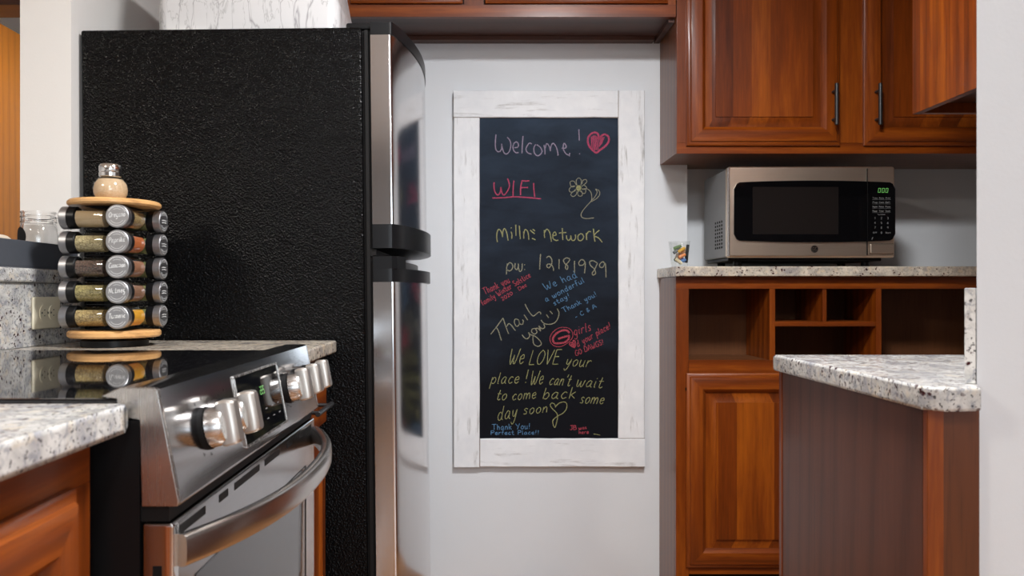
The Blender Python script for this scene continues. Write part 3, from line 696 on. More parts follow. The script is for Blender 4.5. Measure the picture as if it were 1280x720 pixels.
write('chalk_message', tr_(610,275,10.29,[(120,285),(112,220),(118,155),(140,120),(170,150),(188,220)],[(188,220),(192,150),(212,110),(240,160),(258,265)],[(295,150),(308,185),(305,240)],[(295,98),(302,106)],[(357,60),(360,205)],[(402,72),(408,150),(415,245)],[(460,240),(458,150)],[(458,190),(475,125),(505,140),(520,190),(525,255)],[(545,130),(565,150),(600,178)],[(575,120),(605,140)],[(565,235),(590,245),(612,255)]), 'yel', 1.4, 'yellow chalk first word of the network name')
write('chalk_message', tr_(670,275,9.6,[(98,120),(103,215)],[(103,150),(130,110),(165,150),(185,260)],[(195,188),(240,180),(230,145),(205,165),(205,220),(240,245),(268,240)],[(315,98),(318,170),(322,240)],[(275,158),(320,152),(365,150)],[(365,185),(370,225),(395,245),(415,215),(418,185)],[(418,200),(430,240),(455,245),(475,215),(472,175)],[(540,160),(505,190),(510,240),(545,245),(572,205),(555,170),(535,165)],[(602,155),(608,240)],[(604,180),(630,140),(660,140)],[(690,105),(695,180),(708,260)],[(760,122),(698,185),(750,215),(795,268)]), 'yel', 1.4, 'yellow chalk word network')
write('chalk_message', tr_(610,275,10.29,[(250,560),(240,620),(238,700)],[(245,590),(280,548),(315,575),(315,620),(280,655),(248,640)],[(350,555),(345,610),(370,640),(390,600),(390,560)],[(390,590),(405,660),(435,640),(440,560)],[(468,572),(474,580)],[(470,632),(476,640)]), 'pale', 1.35, 'pale chalk letters pw and a colon')
write('chalk_message', tr_(670,275,9.6,[(55,408),(48,500),(45,595)],[(125,455),(155,435),(185,465),(190,515),(170,560),(150,575),(130,555),(140,530),(180,535),(205,570),(212,610)],[(278,470),(275,590)],[(405,465),(365,455),(330,480),(345,520),(380,550),(375,590),(355,580),(360,540),(395,495),(408,470)],[(462,490),(462,560),(462,635)],[(585,515),(575,485),(540,478),(512,515),(530,545),(570,535),(588,500),(590,560),(582,640)],[(738,520),(690,490),(645,500),(655,545),(700,590),(715,640),(685,660),(675,635),(700,600),(738,520)],[(825,530),(805,500),(765,530),(770,565),(805,565),(830,520),(838,600),(840,690)]), 'pale', 1.35, 'pale chalk row of eight digits')
write('chalk_message', tr_(605,380,12,[(100,455),(190,340),(285,210)],[(180,345),(215,400),(240,480),(262,548)],[(285,210),(325,330),(370,450)],[(340,340),(370,295),(410,320),(470,400)],[(520,240),(470,225),(455,280),(490,335),(530,300),(520,240)],[(520,240),(540,300),(580,300),(590,255),(575,235)],[(600,160),(655,240)],[(615,0),(660,90),(710,160)],[(710,160),(740,180),(790,145),(825,120),(850,135),(850,155)],[(570,460),(610,510),(650,520),(685,480),(665,425)],[(665,425),(700,460),(760,480),(830,540),(860,600),(810,635),(750,605),(735,540),(735,480)],[(770,365),(725,375),(715,420),(760,450),(795,420),(770,370)],[(770,370),(810,365),(850,405),(820,325)],[(820,325),(870,370),(910,350),(895,300)],[(855,240),(900,290),(980,305),(1060,280),(1110,210),(1125,130),(1095,68)],[(935,158),(970,205)],[(988,105),(1028,148)]), 'pale', 1.25, 'yellow chalk Thank you with a smiling face')
ell = [(350,188),(250,195),(150,260),(98,360),(120,450),(200,500),(300,490),(400,430),(465,350),(465,270),(420,210)]
write('chalk_emblem_ring', tr_(680,395,13.09,ell,closed=True), 'red', .9)
write('chalk_emblem', tr_(680,395,13.09,[(415,280),(370,235),(290,240),(200,290),(145,370),(170,440),(250,445),(340,430),(400,380),(415,320)],[(415,320),(340,340),(230,375)]), 'red', 2.6, 'red chalk letter G in an oval')
hh = [(716+dx_, 430+dy_) for dx_, dy_ in ((0,-2),(1,-4.5),(2.6,-3.6),(2.8,0),(2.4,4),(-1,3),(-4,.5),(-3.4,-1.6),(-1.6,-1.8))]
write('chalk_small_heart', [[(p.x,p.y) for p in cat_rom(hh,4,True)], [(713,431),(718,433)], [(714,430),(719,431)], [(716,428),(718,432)]], 'red', 1.8)
write('chalk_message', fit('girls', 717.5, 420, 739, 413, 11, .25)+fit('d your place!', 722, 434, 764, 410, 8, .2)+fit('GO DAWGS!', 720, 445, 755, 430, 6.5, .1), 'red', .95, 'red chalk lines slanting upward beside the oval')
write('chalk_message', fit('Thank you', 606, 368.5, 638, 353, 8.5)+fit('family Winter Solstice', 603.5, 382, 664, 346, 7)+fit('2020 . Dec', 628, 376, 659, 357.5, 4.5), 'red', .9, 'small red chalk lines slanting upward at left')
write('chalk_message', fit('We had', 682, 362.5, 722, 346.5, 9, -.1)+fit('a wonderful', 682.6, 377.5, 731, 352.5, 7)+fit('stay!', 693, 382, 713, 371, 6)+fit('Thank you!', 705, 391, 747, 369.5, 6.5, -.1)+fit('- C & A', 720, 398.5, 746, 384, 5), 'blue', .95, 'blue chalk lines slanting upward at right')
yl = []
for s_, x0, y0, x1, y1, cp in (('We',635,455.5,654,454.5,19),('LOVE',660.5,456,698,455,18),('your',706,457,737,459,14),('place',612.5,480,648,479,14),('!',655.5,479,659,478.5,16),('We',662,481,678,480,17),("can't",685.5,481,712,482.5,14),('wait',719.5,483,752,485,14),('to',619.5,500,632.5,500,13),('come',639.5,500.5,669.5,498,12.5),('back',677,499,719,498,14),('some',724,504,754,505,13),('day',621,526,646,522,17),('soon',653.5,518,684,515.5,12)):
    yl += fit(s_, x0, y0, x1, y1, cp, .32)
write('chalk_message', yl, 'yel', .95, 'large yellow cursive chalk message')
write('chalk_heart', tr_(680,480,10.29,[(150,300),(135,260),(100,245),(80,275),(110,320),(160,370),(175,420),(165,480),(140,560),(115,510),(120,460),(180,410),(250,370),(290,310),(290,250),(250,230),(190,250),(150,290)]), 'yel', 1.1, 'yellow chalk outline heart with a looped tail')
write('chalk_message', fit('Thank You!', 615, 537.5, 663, 536, 7)+fit('Perfect Place!!', 613.5, 543.5, 674, 543, 5.2), 'blue', 1.0, 'blue chalk Thank You at the bottom left')
write('chalk_message', fit('JB', 712.5, 537.5, 720.5, 537, 5.5)+fit('was', 723.5, 537, 733.5, 536, 4)+fit('here', 723.5, 542.5, 736, 542, 4.5), 'red', .9, 'tiny red chalk initials at the bottom right')
write('chalk_smudge', [[(742,542.5),(746,543),(750,544)]], 'yel', .9)

# ------------------------------------------------------------------ cup of chalk
cxp, cyp = .684, 2.745
c = thing('chalk_cup', (cxp, cyp, 1.1305), 'small clear cup of chalk pieces at left end of granite counter', 'cup')
obj('cup_wall', MB().lathe([(.0255,1.133),(.027,1.132),(.036,1.216),(.0375,1.2165),(.0375,1.2185),(.0352,1.218),(.0255,1.135)], (cxp,cyp,0), n=36), M['glass'], c)
obj('cup_base', MB().lathe([(0,1.131),(.026,1.131),(.027,1.134),(0,1.134)], (cxp,cyp,0), n=36), M['glass'], c)
chk = [('yellow',(.75,.42,.06),(.006,-.008,.055),(.8,-.1,.5)),('orange',(.80,.28,.10),(.006,-.012,.034),(.75,.2,.35)),('blue',(.10,.22,.50),(.007,-.012,.016),(.8,-.2,.4)),('cream',(.70,.62,.42),(-.006,-.016,.016),(.75,.1,-.55)),
       ('grey',(.16,.18,.19),(-.010,-.004,.052),(.8,.1,.55)),('brown',(.22,.17,.13),(-.011,-.010,.030),(.3,.2,.9)),('peach',(.78,.44,.24),(.010,.004,.046),(.7,-.5,.5)),('teal',(.12,.24,.24),(-.004,.010,.024),(.8,.5,.2)),('violet',(.22,.16,.34),(.002,.002,.022),(.6,-.5,.3)),('green',(.16,.26,.12),(-.008,-.006,.064),(.7,-.4,.3)),('white',(.72,.70,.66),(.010,.010,.060),(.5,.6,.4)),('black',(.015,.015,.017),(.0245,-.006,.042),(.11,0,1))]  # black stick stands in for the dark refracted edge of the cup
for nm, col, (dx_, dy_, dz_), dr in chk:
    d_ = Vector(dr).normalized(); L = .027 if nm != 'black' else .062
    p = Vector((cxp+dx_, cyp+dy_, 1.1345+dz_)); a = p-d_*L/2; b = p+d_*L/2
    o = obj('chalk_stick', MB().lathe([(0,0),(.0048,0),(.0058,.001),(.0054,L-.001),(.0046,L),(0,L)], a, d_, 14), plain('chalk_'+nm, col, .9), origin=tuple(p))
    tag(o, nm+' piece of chalk in the clear cup on the granite counter', 'chalk', 'chalk pieces in the cup')

# ------------------------------------------------------------------ peninsula on the right
def off(pts): return pts
PX, PY0, PY1 = .585, 1.045, 1.56
c = thing('peninsula_cabinet', (.75, 1.3, 0), 'dark cherry wood base cabinet under the right-hand granite peninsula', 'cabinet')
obj('body', MB().prism([(PX+.012,PY0+.012),(.652,PY0+.012),(.652,1.062),(.792,1.204),(1.2,1.204),(1.2,PY1-.012),(PX+.012,PY1-.012)], .02, .888, 'z'), M['wood_dark'], c)
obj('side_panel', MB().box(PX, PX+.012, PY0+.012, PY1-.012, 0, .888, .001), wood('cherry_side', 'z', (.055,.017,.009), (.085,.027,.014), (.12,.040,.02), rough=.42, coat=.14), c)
obj('corner_post', MB().box(PX, PX+.021, PY0, PY0+.012, 0, .888, .001), M['wood_z'], c)
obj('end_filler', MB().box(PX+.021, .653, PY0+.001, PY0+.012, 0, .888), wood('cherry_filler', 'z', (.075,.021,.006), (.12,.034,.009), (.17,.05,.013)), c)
obj('far_panel', MB().box(PX-.0015, 1.2, PY1-.012, PY1, 0, .888), M['wood_z'], c)
def rc(poly_, i, r, n=5):
    """round corner i of a polygon"""
    p0, p1, p2 = (Vector(poly_[(i+k) % len(poly_)]) for k in (-1,0,1))
    a, b = p1+(p0-p1).normalized()*r, p1+(p2-p1).normalized()*r
    return poly_[:i] + [tuple((1-t)**2*a+2*t*(1-t)*p1+t*t*b) for t in [k/n for k in range(n+1)]] + poly_[i+1:]
pl = [(.575,1.022),(.642,1.022),(.650,1.056),(.796,1.203),(1.2,1.203),(1.2,1.573),(.575,1.573)]
pl = rc(pl, 0, .02)
tag(obj('countertop', MB().prism(pl, .889, .92, 'z', .005, 3), M['granite'], origin=(.8,1.3,.889)), 'grey-white speckled granite peninsula countertop at right', 'countertop')
n_ = Vector((-1,1)).normalized(); A, B = Vector((.655,1.0555))+n_*.0008, Vector((.795,1.1955))+n_*.0008; t_ = .0135
tag(obj('side_splash', MB().prism([tuple(A),tuple(B),tuple(B+n_*t_),tuple(A+n_*t_)], .9205, 1.0474, 'z', .0015), M['granite'], origin=(.72,1.13,.92)), 'upright speckled granite side splash standing on peninsula by near wall', 'backsplash')

# ------------------------------------------------------------------ left run: near counter and cabinet
LX = -.3845
c = thing('base_cabinet', (-.7, .3, 0), 'cherry wood base cabinet under the white granite counter at lower left', 'cabinet')
obj('body', MB().box(-1.0, -.440, -.45, .862, .1, .888), M['wood_dark'], c)
for z0, z1 in ((.838, .888), (.1, .13)): obj('face_rail', MB().box(-.440, -.42, -.45, .862, z0, z1, .001), M['wood_y'], c)
for y0, y1 in ((.80, .862), (.27, .33), (-.45, -.39)): obj('face_stile', MB().box(-.440, -.42, y0, y1, .13, .838, .001), M['wood_z'], c)
for y0, y1 in ((-.40, .285), (.315, .815)):
    d = obj('door', ring_door('x', -.40, y0, y1, .12, .842), DM('x'), c)
    obj('handle', bar_pull((-.37, y0+.04, .66), (-.37, y0+.04, .80), (.03,0,0)), M['handle'], d)
obj('toe_kick', MB().box(-1.0, -.50, -.45, .862, 0, .1), M['blackmat'], c)
tag(obj('countertop', MB().prism(rc([(-1.013,-.46),(LX,-.46),(LX,.872),(-1.013,.872)], 2, .006), .889, .92, 'z', .006, 3), M['granite'], origin=(-.7,.3,.889)), 'white speckled granite countertop at lower left before the range', 'countertop')

# ------------------------------------------------------------------ range
RY0, RY1 = .882, 1.644
def hz(v): return H-v
rg = thing('range', (-.69, 1.26, 0), 'stainless slide-in electric range with black glass cooktop and front knobs', 'range')
obj('body', MB().box(-.995, -.376, RY0+.002, RY1-.002, .03, .900), M['black'], rg)
obj('cooktop', MB().box(-1.0, -.40, RY0+.001, RY1-.001, .901, .924, .003), M['cooktop'], rg)
prof = [(-.4175,hz(.113)),(-.397,hz(.1038)),(-.361,hz(.1038)),(-.356,hz(.106)),(-.332,hz(.230)),(-.334,hz(.235)),(-.3735,hz(.235)),(-.3735,hz(.138)),(-.399,hz(.136)),(-.399,hz(.1145)),(-.4175,hz(.1145))]
con = obj('control_console', MB().prism(prof, RY0+.008, RY1-.008, 'y', 0), M['steel_panel'], rg)
for y0, y1 in ((RY0, RY0+.008), (RY1-.008, RY1)):
    obj('console_end', MB().prism(prof, y0, y1, 'y', .0012), M['steel_end'], con)
pd = Vector((.024, 0, -.124)).normalized(); pn = Vector((.124, 0, .024)).normalized()
def onp(v, y, d=0.0):                       # point on the sloping console face, v metres down from its top edge
    return Vector((-.356, y, hz(.106))) + pd*v + pn*d
def slopebox(mb, v0, v1, y0, y1, d0, d1, bev=0, mi=0):
    m = Matrix((( pn.x, 0, -pd.x, 0), (pn.y, 1, -pd.y, 0), (pn.z, 0, -pd.z, 0), (0,0,0,1)))
    o_ = onp(0, 0); m.translation = Vector((o_.x, 0, o_.z))
    return mb.box(d0, d1, y0, y1, -v1, -v0, bev, 2, mi, m)
dsp = obj('display', slopebox(MB(), .016, .114, 1.143, 1.378, -.001, .0012), M['blackglass'], con)
fm = MB()
for a in ((.0125,.016,1.1395,1.3815),(.114,.1175,1.1395,1.3815),(.016,.114,1.1395,1.143),(.016,.114,1.378,1.3815)): slopebox(fm, *a, -.001, .003, .001)
obj('display_frame', fm, M['steel_end'], dsp)
dgm = MB()
for k, sg in enumerate(('abged', 'abged', 'afgcd')):
    for (a0, a1) in seven(0, 0, 1, 1, sg, 0):
        pts = [onp(.042+.0115*q[1], 1.256+.0085*k+.0055*q[0], .0018) for q in (a0, a1)]
        dgm.ribbon(pts, .0016, pn)
obj('clock_digits', dgm, M['green'], dsp)
kp = MB()
for k in range(5):
    for r_ in range(2):
        cpt = onp(.078+r_*.016, 1.20+k*.036, .0018); kp.ribbon([cpt+Vector((0,-.005,0)), cpt+Vector((0,.005,0))], .0016, pn)
obj('key_print', kp, M['ink'], dsp)
pr = MB()
for y in (1.0,1.09,1.425,1.515,1.60):
    for a_ in range(7):
        an = R(-30+a_*40); cpt = onp(.062-.036*math.cos(an), y+.036*math.sin(an), .0006)
        pr.ribbon([cpt-pd*.002, cpt+pd*.002], .0016, pn)
obj('dial_print', pr, M['blackmat'], con)
for y in (1.0, 1.09, 1.425, 1.515, 1.60):
    kb = obj('knob', MB().lathe([(0,0),(.0235,0),(.0255,.002),(.0245,.018),(.022,.022),(0,.022)], onp(.064, y, .006), pn, 32), M['steel_x'], con)
    obj('knob_ring', MB().lathe([(0,0),(.027,0),(.027,.006),(0,.006)], onp(.064, y, 0), pn, 32), M['blackmat'], kb)
    gb = MB(); v0, v1 = .062-.028, .062+.027
    secs = []
    for d_, hw, ex in ((.022,.0125,0),(.026,.0135,.001),(.036,.0125,.0005),(.042,.011,-.001),(.044,.009,-.003)):
        s0, s1 = v0-ex, v1+ex
        secs.append([tuple(onp(v, y+q, d_)) for v, q in ((s0+.003,-hw),(s0,-hw+.003),(s0,hw-.003),(s0+.003,hw),(s1-.003,hw),(s1,hw-.003),(s1,-hw+.003),(s1-.003,-hw))])
    gb.sweep(secs)
    obj('knob_grip', gb, M['steel_knob'], kb)
obj('console_gap', MB().box(-.376, -.345, RY0+.006, RY1-.006, hz(.253), hz(.235)), M['blackmat'], rg)
dz1 = hz(.2545)
dr = obj('oven_door', MB().box(-.374, -.34, RY0+.003, RY1-.003, .20, dz1, .003, 3), M['steel_panel'], rg)
for y0, y1 in ((.905,.99),(1.043,1.079),(1.108,1.232),(1.264,1.355),(1.408,1.45),(1.504,1.61)): obj('vent_slot', MB().box(-.3415, -.3394, y0, y1, dz1-.018, dz1-.008), M['blackmat'], dr)
for k in range(5): obj('side_slot', MB().box(-.362, -.352, RY0+.0025, RY0+.004, dz1-.06-k*.022, dz1-.047-k*.022), M['blackmat'], dr)
obj('door_edge', MB().box(-.349, -.3392, RY0+.0022, RY0+.02, .2, dz1-.002, .002), M['chrome'], dr)
obj('oven_window', MB().box(-.3405, -.3385, .955, 1.545, .28, hz(.335), .0008), M['window'], dr)
obj('window_border', MB().box(-.3402, -.3388, 1.545, 1.560, .28, hz(.335)), M['blackmat'], dr)
hs_ = []
N = 40
for k in range(N+1):
    s_ = k/N; y = .897+(1.628-.897)*s_
    x = -.336+.072*(1-abs(2*s_-1)**2.4)
    e = .016 if .0 < s_ < 1 else .016
    cz = hz(.288)
    dxdy = -.072*2.4*abs(2*s_-1)**1.4*(2/.731)*(1 if s_ > .5 else -1)
    tn = Vector((dxdy, 1, 0)).normalized(); nn = Vector((tn.y, -tn.x, 0))
    q = Vector((x, y, cz)); sec = []
    for j in range(14):
        a = 2*math.pi*j/14; ca, sa = math.cos(a), math.sin(a)
        sec.append(q + nn*(.010*math.copysign(abs(ca)**.6, ca)) + Vector((0,0,.0185*math.copysign(abs(sa)**.6, sa))))
    hs_.append(sec)
obj('handle', MB().sweep(hs_), M['steel_y'], dr)
obj('storage_drawer', MB().box(-.374, -.342, RY0+.003, RY1-.003, .05, .195, .003), M['steel_panel'], rg)
for x in (-.95, -.45):
    for y in (RY0+.06, RY1-.06): obj('foot', MB().cyl((x,y,0),(x,y,.032),.015,12), M['black'], rg)

# ------------------------------------------------------------------ far counter strip and its cabinet
c = thing('narrow_cabinet', (-.7, 1.85, 0), 'narrow cherry wood base cabinet between range and refrigerator', 'cabinet')
obj('body', MB().box(-1.0, -.430, 1.650, 2.045, .1, .888), M['wood_dark'], c)
obj('face_frame', MB().box(-.430, -.41, 1.650, 2.045, .1, .888, .001), M['wood_z'], c)
d = obj('drawer', MB().box(-.41, -.39, 1.662, 2.035, .715, .868, .004), M['wood_y'], c)
obj('handle', bar_pull((-.36,1.775,H-.268),(-.36,1.945,H-.268),(.03,0,0)), M['handle'], d)
d = obj('door', ring_door('x', -.39, 1.662, 2.035, .12, .690), DM('x'), c)
obj('toe_kick', MB().box(-1.0, -.48, 1.65, 2.045, 0, .1), M['blackmat'], c)
tag(obj('countertop', MB().box(-1.013, -.368, 1.648, 2.053, .889, .92, .005, 3), M['granite_warm_lit'], origin=(-.69,1.85,.889)), 'granite countertop strip under spice rack, between range and refrigerator', 'countertop')

# ------------------------------------------------------------------ left backsplash, ledge, tray
tag(obj('backsplash', MB().box(WL+.001, -1.0152, -.46, 2.033, .9205, 1.0635), M['granite'], origin=(-1.03,.8,.92)), 'speckled granite backsplash panel behind range holding the outlet', 'backsplash')
tag(obj('ledge_cap', MB().box(-1.20, -1.006, -.46, 2.032, 1.0645, 1.097, .006, 3), M['granite'], origin=(-1.1,.8,1.0645)), 'speckled granite ledge cap on top of the low wall', 'ledge')
ty = MB().box(-1.165, -1.02, 1.15, 2.030, 1.0972, 1.1005)
ty.box(-1.025, -1.02, 1.15, 2.030, 1.1005, 1.159, .0015).box(-1.165, -1.16, 1.15, 2.030, 1.1005, 1.159, .0015).box(-1.16, -1.025, 1.15, 1.155, 1.1005, 1.159).box(-1.16, -1.025, 2.025, 2.030, 1.1005, 1.159)
tag(obj('long_tray', ty, M['tray'], origin=(-1.09,1.6,1.0972)), 'long dark slate-grey metal tray on the granite ledge at left', 'tray')

# outlet (horizontal duplex) on the splash
c = thing('wall_outlet', (-1.015, 1.80, .98), 'ivory double power outlet mounted sideways on the granite backsplash', 'outlet')
XO = -1.0152
def op(x, y): Z = -XO/((CX-x)/FPX); return Z, H-(y-CY)*Z/FPX
oy0, oy1 = op(38.5,0)[0], op(72,0)[0]; oz0, oz1 = H-.0815, H-.0075
obj('cover_plate', MB().box(XO+.0003, XO+.007, oy0, oy1, oz0, oz1, .003, 3), M['ivory'], c)
oc, om = (oy0+oy1)/2, (oz0+oz1)/2
for s_ in (-1, 1):
    y = oc+s_*.0195
    f = obj('socket_face', MB().prism([(y+.0155*math.cos(a)*1.0, om+.0175*math.sin(a)) for a in [2*math.pi*k/24 for k in range(24)]], XO+.007, XO+.0088, 'x'), M['ivory'], c)
    sb = MB()
    for dz in (-.0065, .0065): sb.box(XO+.0086, XO+.0091, y-.0015+.003, y+.0055, om+dz-.0011, om+dz+.0011)
    sb.cyl((XO+.0086, y-.007, om), (XO+.0091, y-.007, om), .0024, 10)
    obj('socket_slot', sb, M['blackmat'], f)
obj('screw', MB().cyl((XO+.0068, oc, om), (XO+.0084, oc, om), .003, 12), M['steel_x'], c)

# ------------------------------------------------------------------ mason jar and cloth on the ledge tray
jx, jy, jz = -1.088, 1.972, 1.101
c = thing('mason_jar', (jx, jy, jz), 'empty clear mason jar with a dark oval label in ledge tray', 'jar')
pr = [(0,0),(.036,0),(.043,.004),(.0455,.012),(.0455,.080),(.044,.092),(.0405,.103),(.0390,.106),(.0390,.112),(.0412,.1135),(.0412,.1155),(.039,.117),(.039,.124),(.0412,.1255),(.0412,.1275),(.039,.129),(.039,.136),(.0405,.137),(.0405,.140),(.0365,.140),(.0365,.108),(.042,.090),(.043,.080),(.043,.012),(.040,.006),(0,.006)]
obj('glass_body', MB().lathe([(r_, h_) for r_, h_ in pr], (jx,jy,jz), n=40), M['jar_glass'], c)
lab = MB(); vv = []
a0 = math.atan2(-1.0*jy, -jx) - R(58)
for ring in range(6):
    rr = ring/5; row = []
    for k in range(20):
        t_ = 2*math.pi*k/20; da = rr*.40*math.cos(t_); dz = rr*.024*math.sin(t_)
        row.append(lab.bm.verts.new((jx+.0462*math.cos(a0+da), jy+.0462*math.sin(a0+da), jz+.076+dz)))
    vv.append(row)
for p, q in zip(vv[1:], vv[2:]):
    for k in range(20): lab.face([p[k], p[(k+1)%20], q[(k+1)%20], q[k]])
lab.face(vv[1]); bmesh.ops.delete(lab.bm, geom=vv[0], context='VERTS')
obj('oval_label', lab, M['blackmat'], c)
# folded cream cloth in the tray
mb = MB(); nx, ny = 14, 30; gv = []
for i in range(nx+1):
    row = []
    for j in range(ny+1):
        u, v = i/nx, j/ny; y = 1.50+.412*v; x = -1.15+.122*u
        base = .058+.008*math.sin(u*3.1)
        z = 1.1015+base*math.sin(math.pi*min(1,max(0,v*1.02)))**.35*math.sin(math.pi*u)**.5 + .010*math.sin(v*17+u*4)*math.sin(math.pi*u)*math.sin(math.pi*v) + .017*math.exp(-((v-.82)/.07)**2)*math.sin(math.pi*u) + .006*math.sin(u*13+v*9)*math.sin(math.pi*v)*math.sin(math.pi*u)
        row.append(mb.bm.verts.new((x, y, z)))
    gv.append(row)
for i in range(nx):
    for j in range(ny): mb.face([gv[i][j], gv[i+1][j], gv[i+1][j+1], gv[i][j+1]])
lowv = [[mb.bm.verts.new((v.co.x, v.co.y, 1.101)) for v in row] for row in gv]
for i in range(nx):
    for j in range(ny): mb.face([lowv[i][j], lowv[i][j+1], lowv[i+1][j+1], lowv[i+1][j]])
bo = [(i,0) for i in range(nx)]+[(nx,j) for j in range(ny)]+[(i,ny) for i in range(nx,0,-1)]+[(0,j) for j in range(ny,0,-1)]
for (i,j),(k,l) in zip(bo, bo[1:]+bo[:1]): mb.face([gv[i][j], lowv[i][j], lowv[k][l], gv[k][l]])
tag(obj('folded_cloth', mb, M['cloth'], angle=60, origin=(-1.09,1.68,1.101)), 'crumpled cream cloth lying in the dark tray on the ledge', 'cloth')

# ------------------------------------------------------------------ spice rack
SX, SY = -.8395, 1.84
zb0, zb1, zt0, zt1 = H-.099, H-.083, H+.1975, H+.211
c = thing('spice_rack', (SX, SY, .92), 'revolving spice rack with round beech discs on counter beside refrigerator', 'spice rack')
def dprof(z0, z1, r): return [(0,z0),(r-.004,z0),(r,z0+.004),(r,z1-.004),(r-.004,z1),(0,z1)]
obj('base_disc', MB().lathe(dprof(zb0,zb1,.0995), (SX,SY,0), n=64), M['rack_wood'], c)
obj('top_disc', MB().lathe(dprof(zt0,zt1,.0995), (SX,SY,0), n=64), M['rack_wood'], c)
obj('turntable', MB().lathe([(0,.921),(.072,.921),(.072,.934),(.05,zb0),(0,zb0)], (SX,SY,0), n=48), M['black'], c)
obj('column', MB().box(SX-.018, SX+.018, SY-.018, SY+.018, zb1, zt0, .003), M['black'], c)
rows = [H+.1695-.0553*k for k in range(5)]
REACH, OFFS, RL = .094, .047, .0257
dirs = {'left': ((-1,0),(0,-1)), 'front': ((0,-1),(1,0)), 'right': ((1,0),(0,1)), 'back': ((0,1),(-1,0))}
for k in range(6):
    zz_ = (rows[0]+.0277) - .0553*k
    zz_ = min(zz_, zt0-.001)
    obj('holder_plate', MB().box(SX-.046, SX+.046, SY-.046, SY+.046, max(zz_-.0012, zb1), max(zz_, zb1+.0012)), M['black'], c)
herb = lambda a, b: (a, b)
SP = {'left': [('beige powder', (.50,.36,.20), (.56,.42,.25), 900), ('pale green herbs', (.20,.16,.07), (.52,.44,.24), 420), ('dark peppercorns', (.03,.018,.014), (.16,.10,.075), 330), ('olive green flakes', (.14,.12,.04), (.40,.34,.14), 420), ('brown-green herbs', (.16,.11,.04), (.50,.38,.16), 420)],
      'front': [('brown flakes', (.14,.09,.035), (.40,.29,.13), 420), ('orange-red powder', (.42,.11,.03), (.50,.15,.045), 900), ('red-brown powder', (.27,.12,.065), (.33,.16,.09), 900), ('dull brown powder', (.22,.11,.065), (.28,.15,.09), 900), ('bright yellow powder', (.62,.30,.015), (.70,.36,.03), 900)],
      'right': [('green flakes', (.12,.13,.05), (.3,.3,.13), 420)]*5}
WORD = {'front': ['Oregano','Paprika','Cinnamon','Nutmeg','Turmeric'], 'right': ['Basil','Thyme','Parsley','Sage','Salt'], 'left': ['Garlic','Rosemary','Pepper','Dill','Fennel']}
WORD['right'] = ['']*5; WORD['left'] = ['']*5
ROWN = ['top row','second row from the top','middle row','fourth row from the top','bottom row']
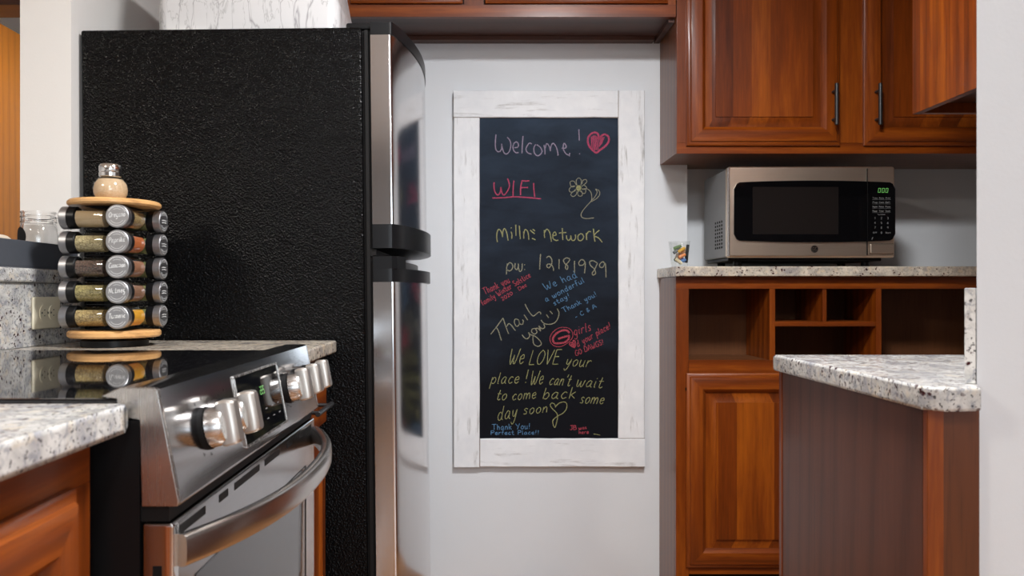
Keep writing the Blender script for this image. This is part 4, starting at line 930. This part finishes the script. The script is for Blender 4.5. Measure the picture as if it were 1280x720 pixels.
def jar(side, k):
    d_, o_ = dirs[side]; d3 = Vector((d_[0], d_[1], 0)); z = rows[k]
    tip = Vector((SX+o_[0]*OFFS, SY+o_[1]*OFFS, z)) + d3*REACH
    fill, ca, cb_, scl = SP[side][k]
    if side == 'front': lab_ = 'spice jar of %s, %s, its front-facing lid lettered %s' % (fill, ROWN[k], WORD['front'][k])
    elif side == 'left': lab_ = 'spice jar of %s lying sideways, %s at left' % (fill, ROWN[k])
    else: lab_ = 'spice jar lid beside the refrigerator, %s at right' % ROWN[k]
    j = thing('spice_jar', tuple(tip - d3*.05), lab_, 'spice jar', 'spice jars in the revolving rack')
    L0 = tip
    back = -d3
    # profile measured inwards from the lid face
    obj('lid', MB().lathe([(0,0),(RL-.0015,0),(RL,.0015),(RL,.017),(RL-.002,.0172),(0,.0172)], L0, back, 36), M['lid'], j)
    obj('collar', MB().lathe([(0,.0172),(RL-.0008,.0172),(RL-.0008,.033),(RL-.003,.035),(0,.035)], L0, back, 36), M['black'], j)
    obj('glass_tube', MB().lathe([(RL-.0035,.035),(RL-.003,.037),(RL-.003,.096),(RL-.006,.100),(0,.100)], L0, back, 32), M['glass_b'], j)
    ff = MB(); n = 26; rad = RL-.0048; lvl = .72
    # contents: a horizontal cylinder filled to about three quarters
    prof_ = []
    for q in range(n):
        a = 2*math.pi*q/n; prof_.append((rad*math.cos(a), min(rad*math.sin(a), rad*lvl)))
    sd_ = Vector((-d3.y, d3.x, 0)); up = Vector((0,0,1))
    ff.sweep([[tuple(L0+back*s_+sd_*u+up*v) for u, v in prof_] for s_ in (.036, .052, .068, .084, .096)])
    key = 'spice_'+fill.replace(' ', '_')
    m_ = bpy.data.materials.get(key) or speckled(key, ca, cb_, scl)
    obj('spice_filling', ff, m_, j)
    # raised print on the lid face
    tx = MB(); sdv = sd_ if True else -sd_
    rt = Vector((0,0,1)).cross(d3)           # to the viewer's right when looking at the lid
    def lp(u, v): return L0 + d3*.0006 + rt*u*RL + up*v*RL
    for rr, a0_, a1_ in ((.82, 28, 152), (.80, 205, 335), (.62, 215, 325), (.62, 60, 120)):
        if rr == .82:
            for q in range(12):
                a = a0_+(a1_-a0_)*q/12; tx.ribbon([lp(rr*math.cos(R(b_)), rr*math.sin(R(b_))) for b_ in (a, a+3, a+6)], .0026, d3)
        else: tx.ribbon([lp(rr*math.cos(R(a_)), rr*math.sin(R(a_))) for a_ in [a0_+(a1_-a0_)*q/14 for q in range(15)]], .0009, d3)
    wd_ = WORD[side][k]
    if wd_:
        for st in fit(wd_, -.70, .13, .70, .02, .42, .2, 0): tx.ribbon([lp(u, -v+.0) for u, v in st], .0015, d3)
    else:
        for v_ in (-.12, .08): tx.ribbon([lp(-.5, v_), lp(0, v_+.05), lp(.5, v_)], .0016, d3)
    obj('lid_print', tx, M['lidink'], j)
for side in ('left', 'front', 'right'):
    for k in range(5): jar(side, k)

# glass shaker on top of the rack
gx_, gy_, gz_ = SX-.003, 1.825, zt1
c = thing('spice_shaker', (gx_, gy_, gz_), 'round glass shaker of beige powder with chrome cap, on top of rack', 'shaker')
SH = .955
body = [(0,0),(.026,0),(.031,.004),(.0365,.018),(.0372,.028),(.0345,.042),(.027,.053),(.022,.058),(.022,.062)]
obj('glass_bulb', MB().lathe([(r_,h_*SH) for r_,h_ in body], (gx_,gy_,gz_), n=36), M['glass_b'], c)
obj('powder', MB().lathe([(r_,h_*SH) for r_,h_ in [(0,.002),(.025,.002),(.030,.006),(.0352,.018),(.0358,.028),(.0332,.041),(.026,.051),(0,.053)]], (gx_,gy_,gz_), n=36), speckled('beige_powder', (.56,.40,.24), (.66,.50,.33), 700), c)
obj('chrome_cap', MB().lathe([(r_,h_*SH) for r_,h_ in [(.021,.056),(.0245,.058),(.025,.066),(.0235,.068),(.0245,.071),(.0245,.082),(.0215,.087),(.012,.089),(0,.0895)]], (gx_,gy_,gz_), n=36), M['chrome'], c)

for o in list(bpy.data.objects):
    if '_o' in o: del o['_o']
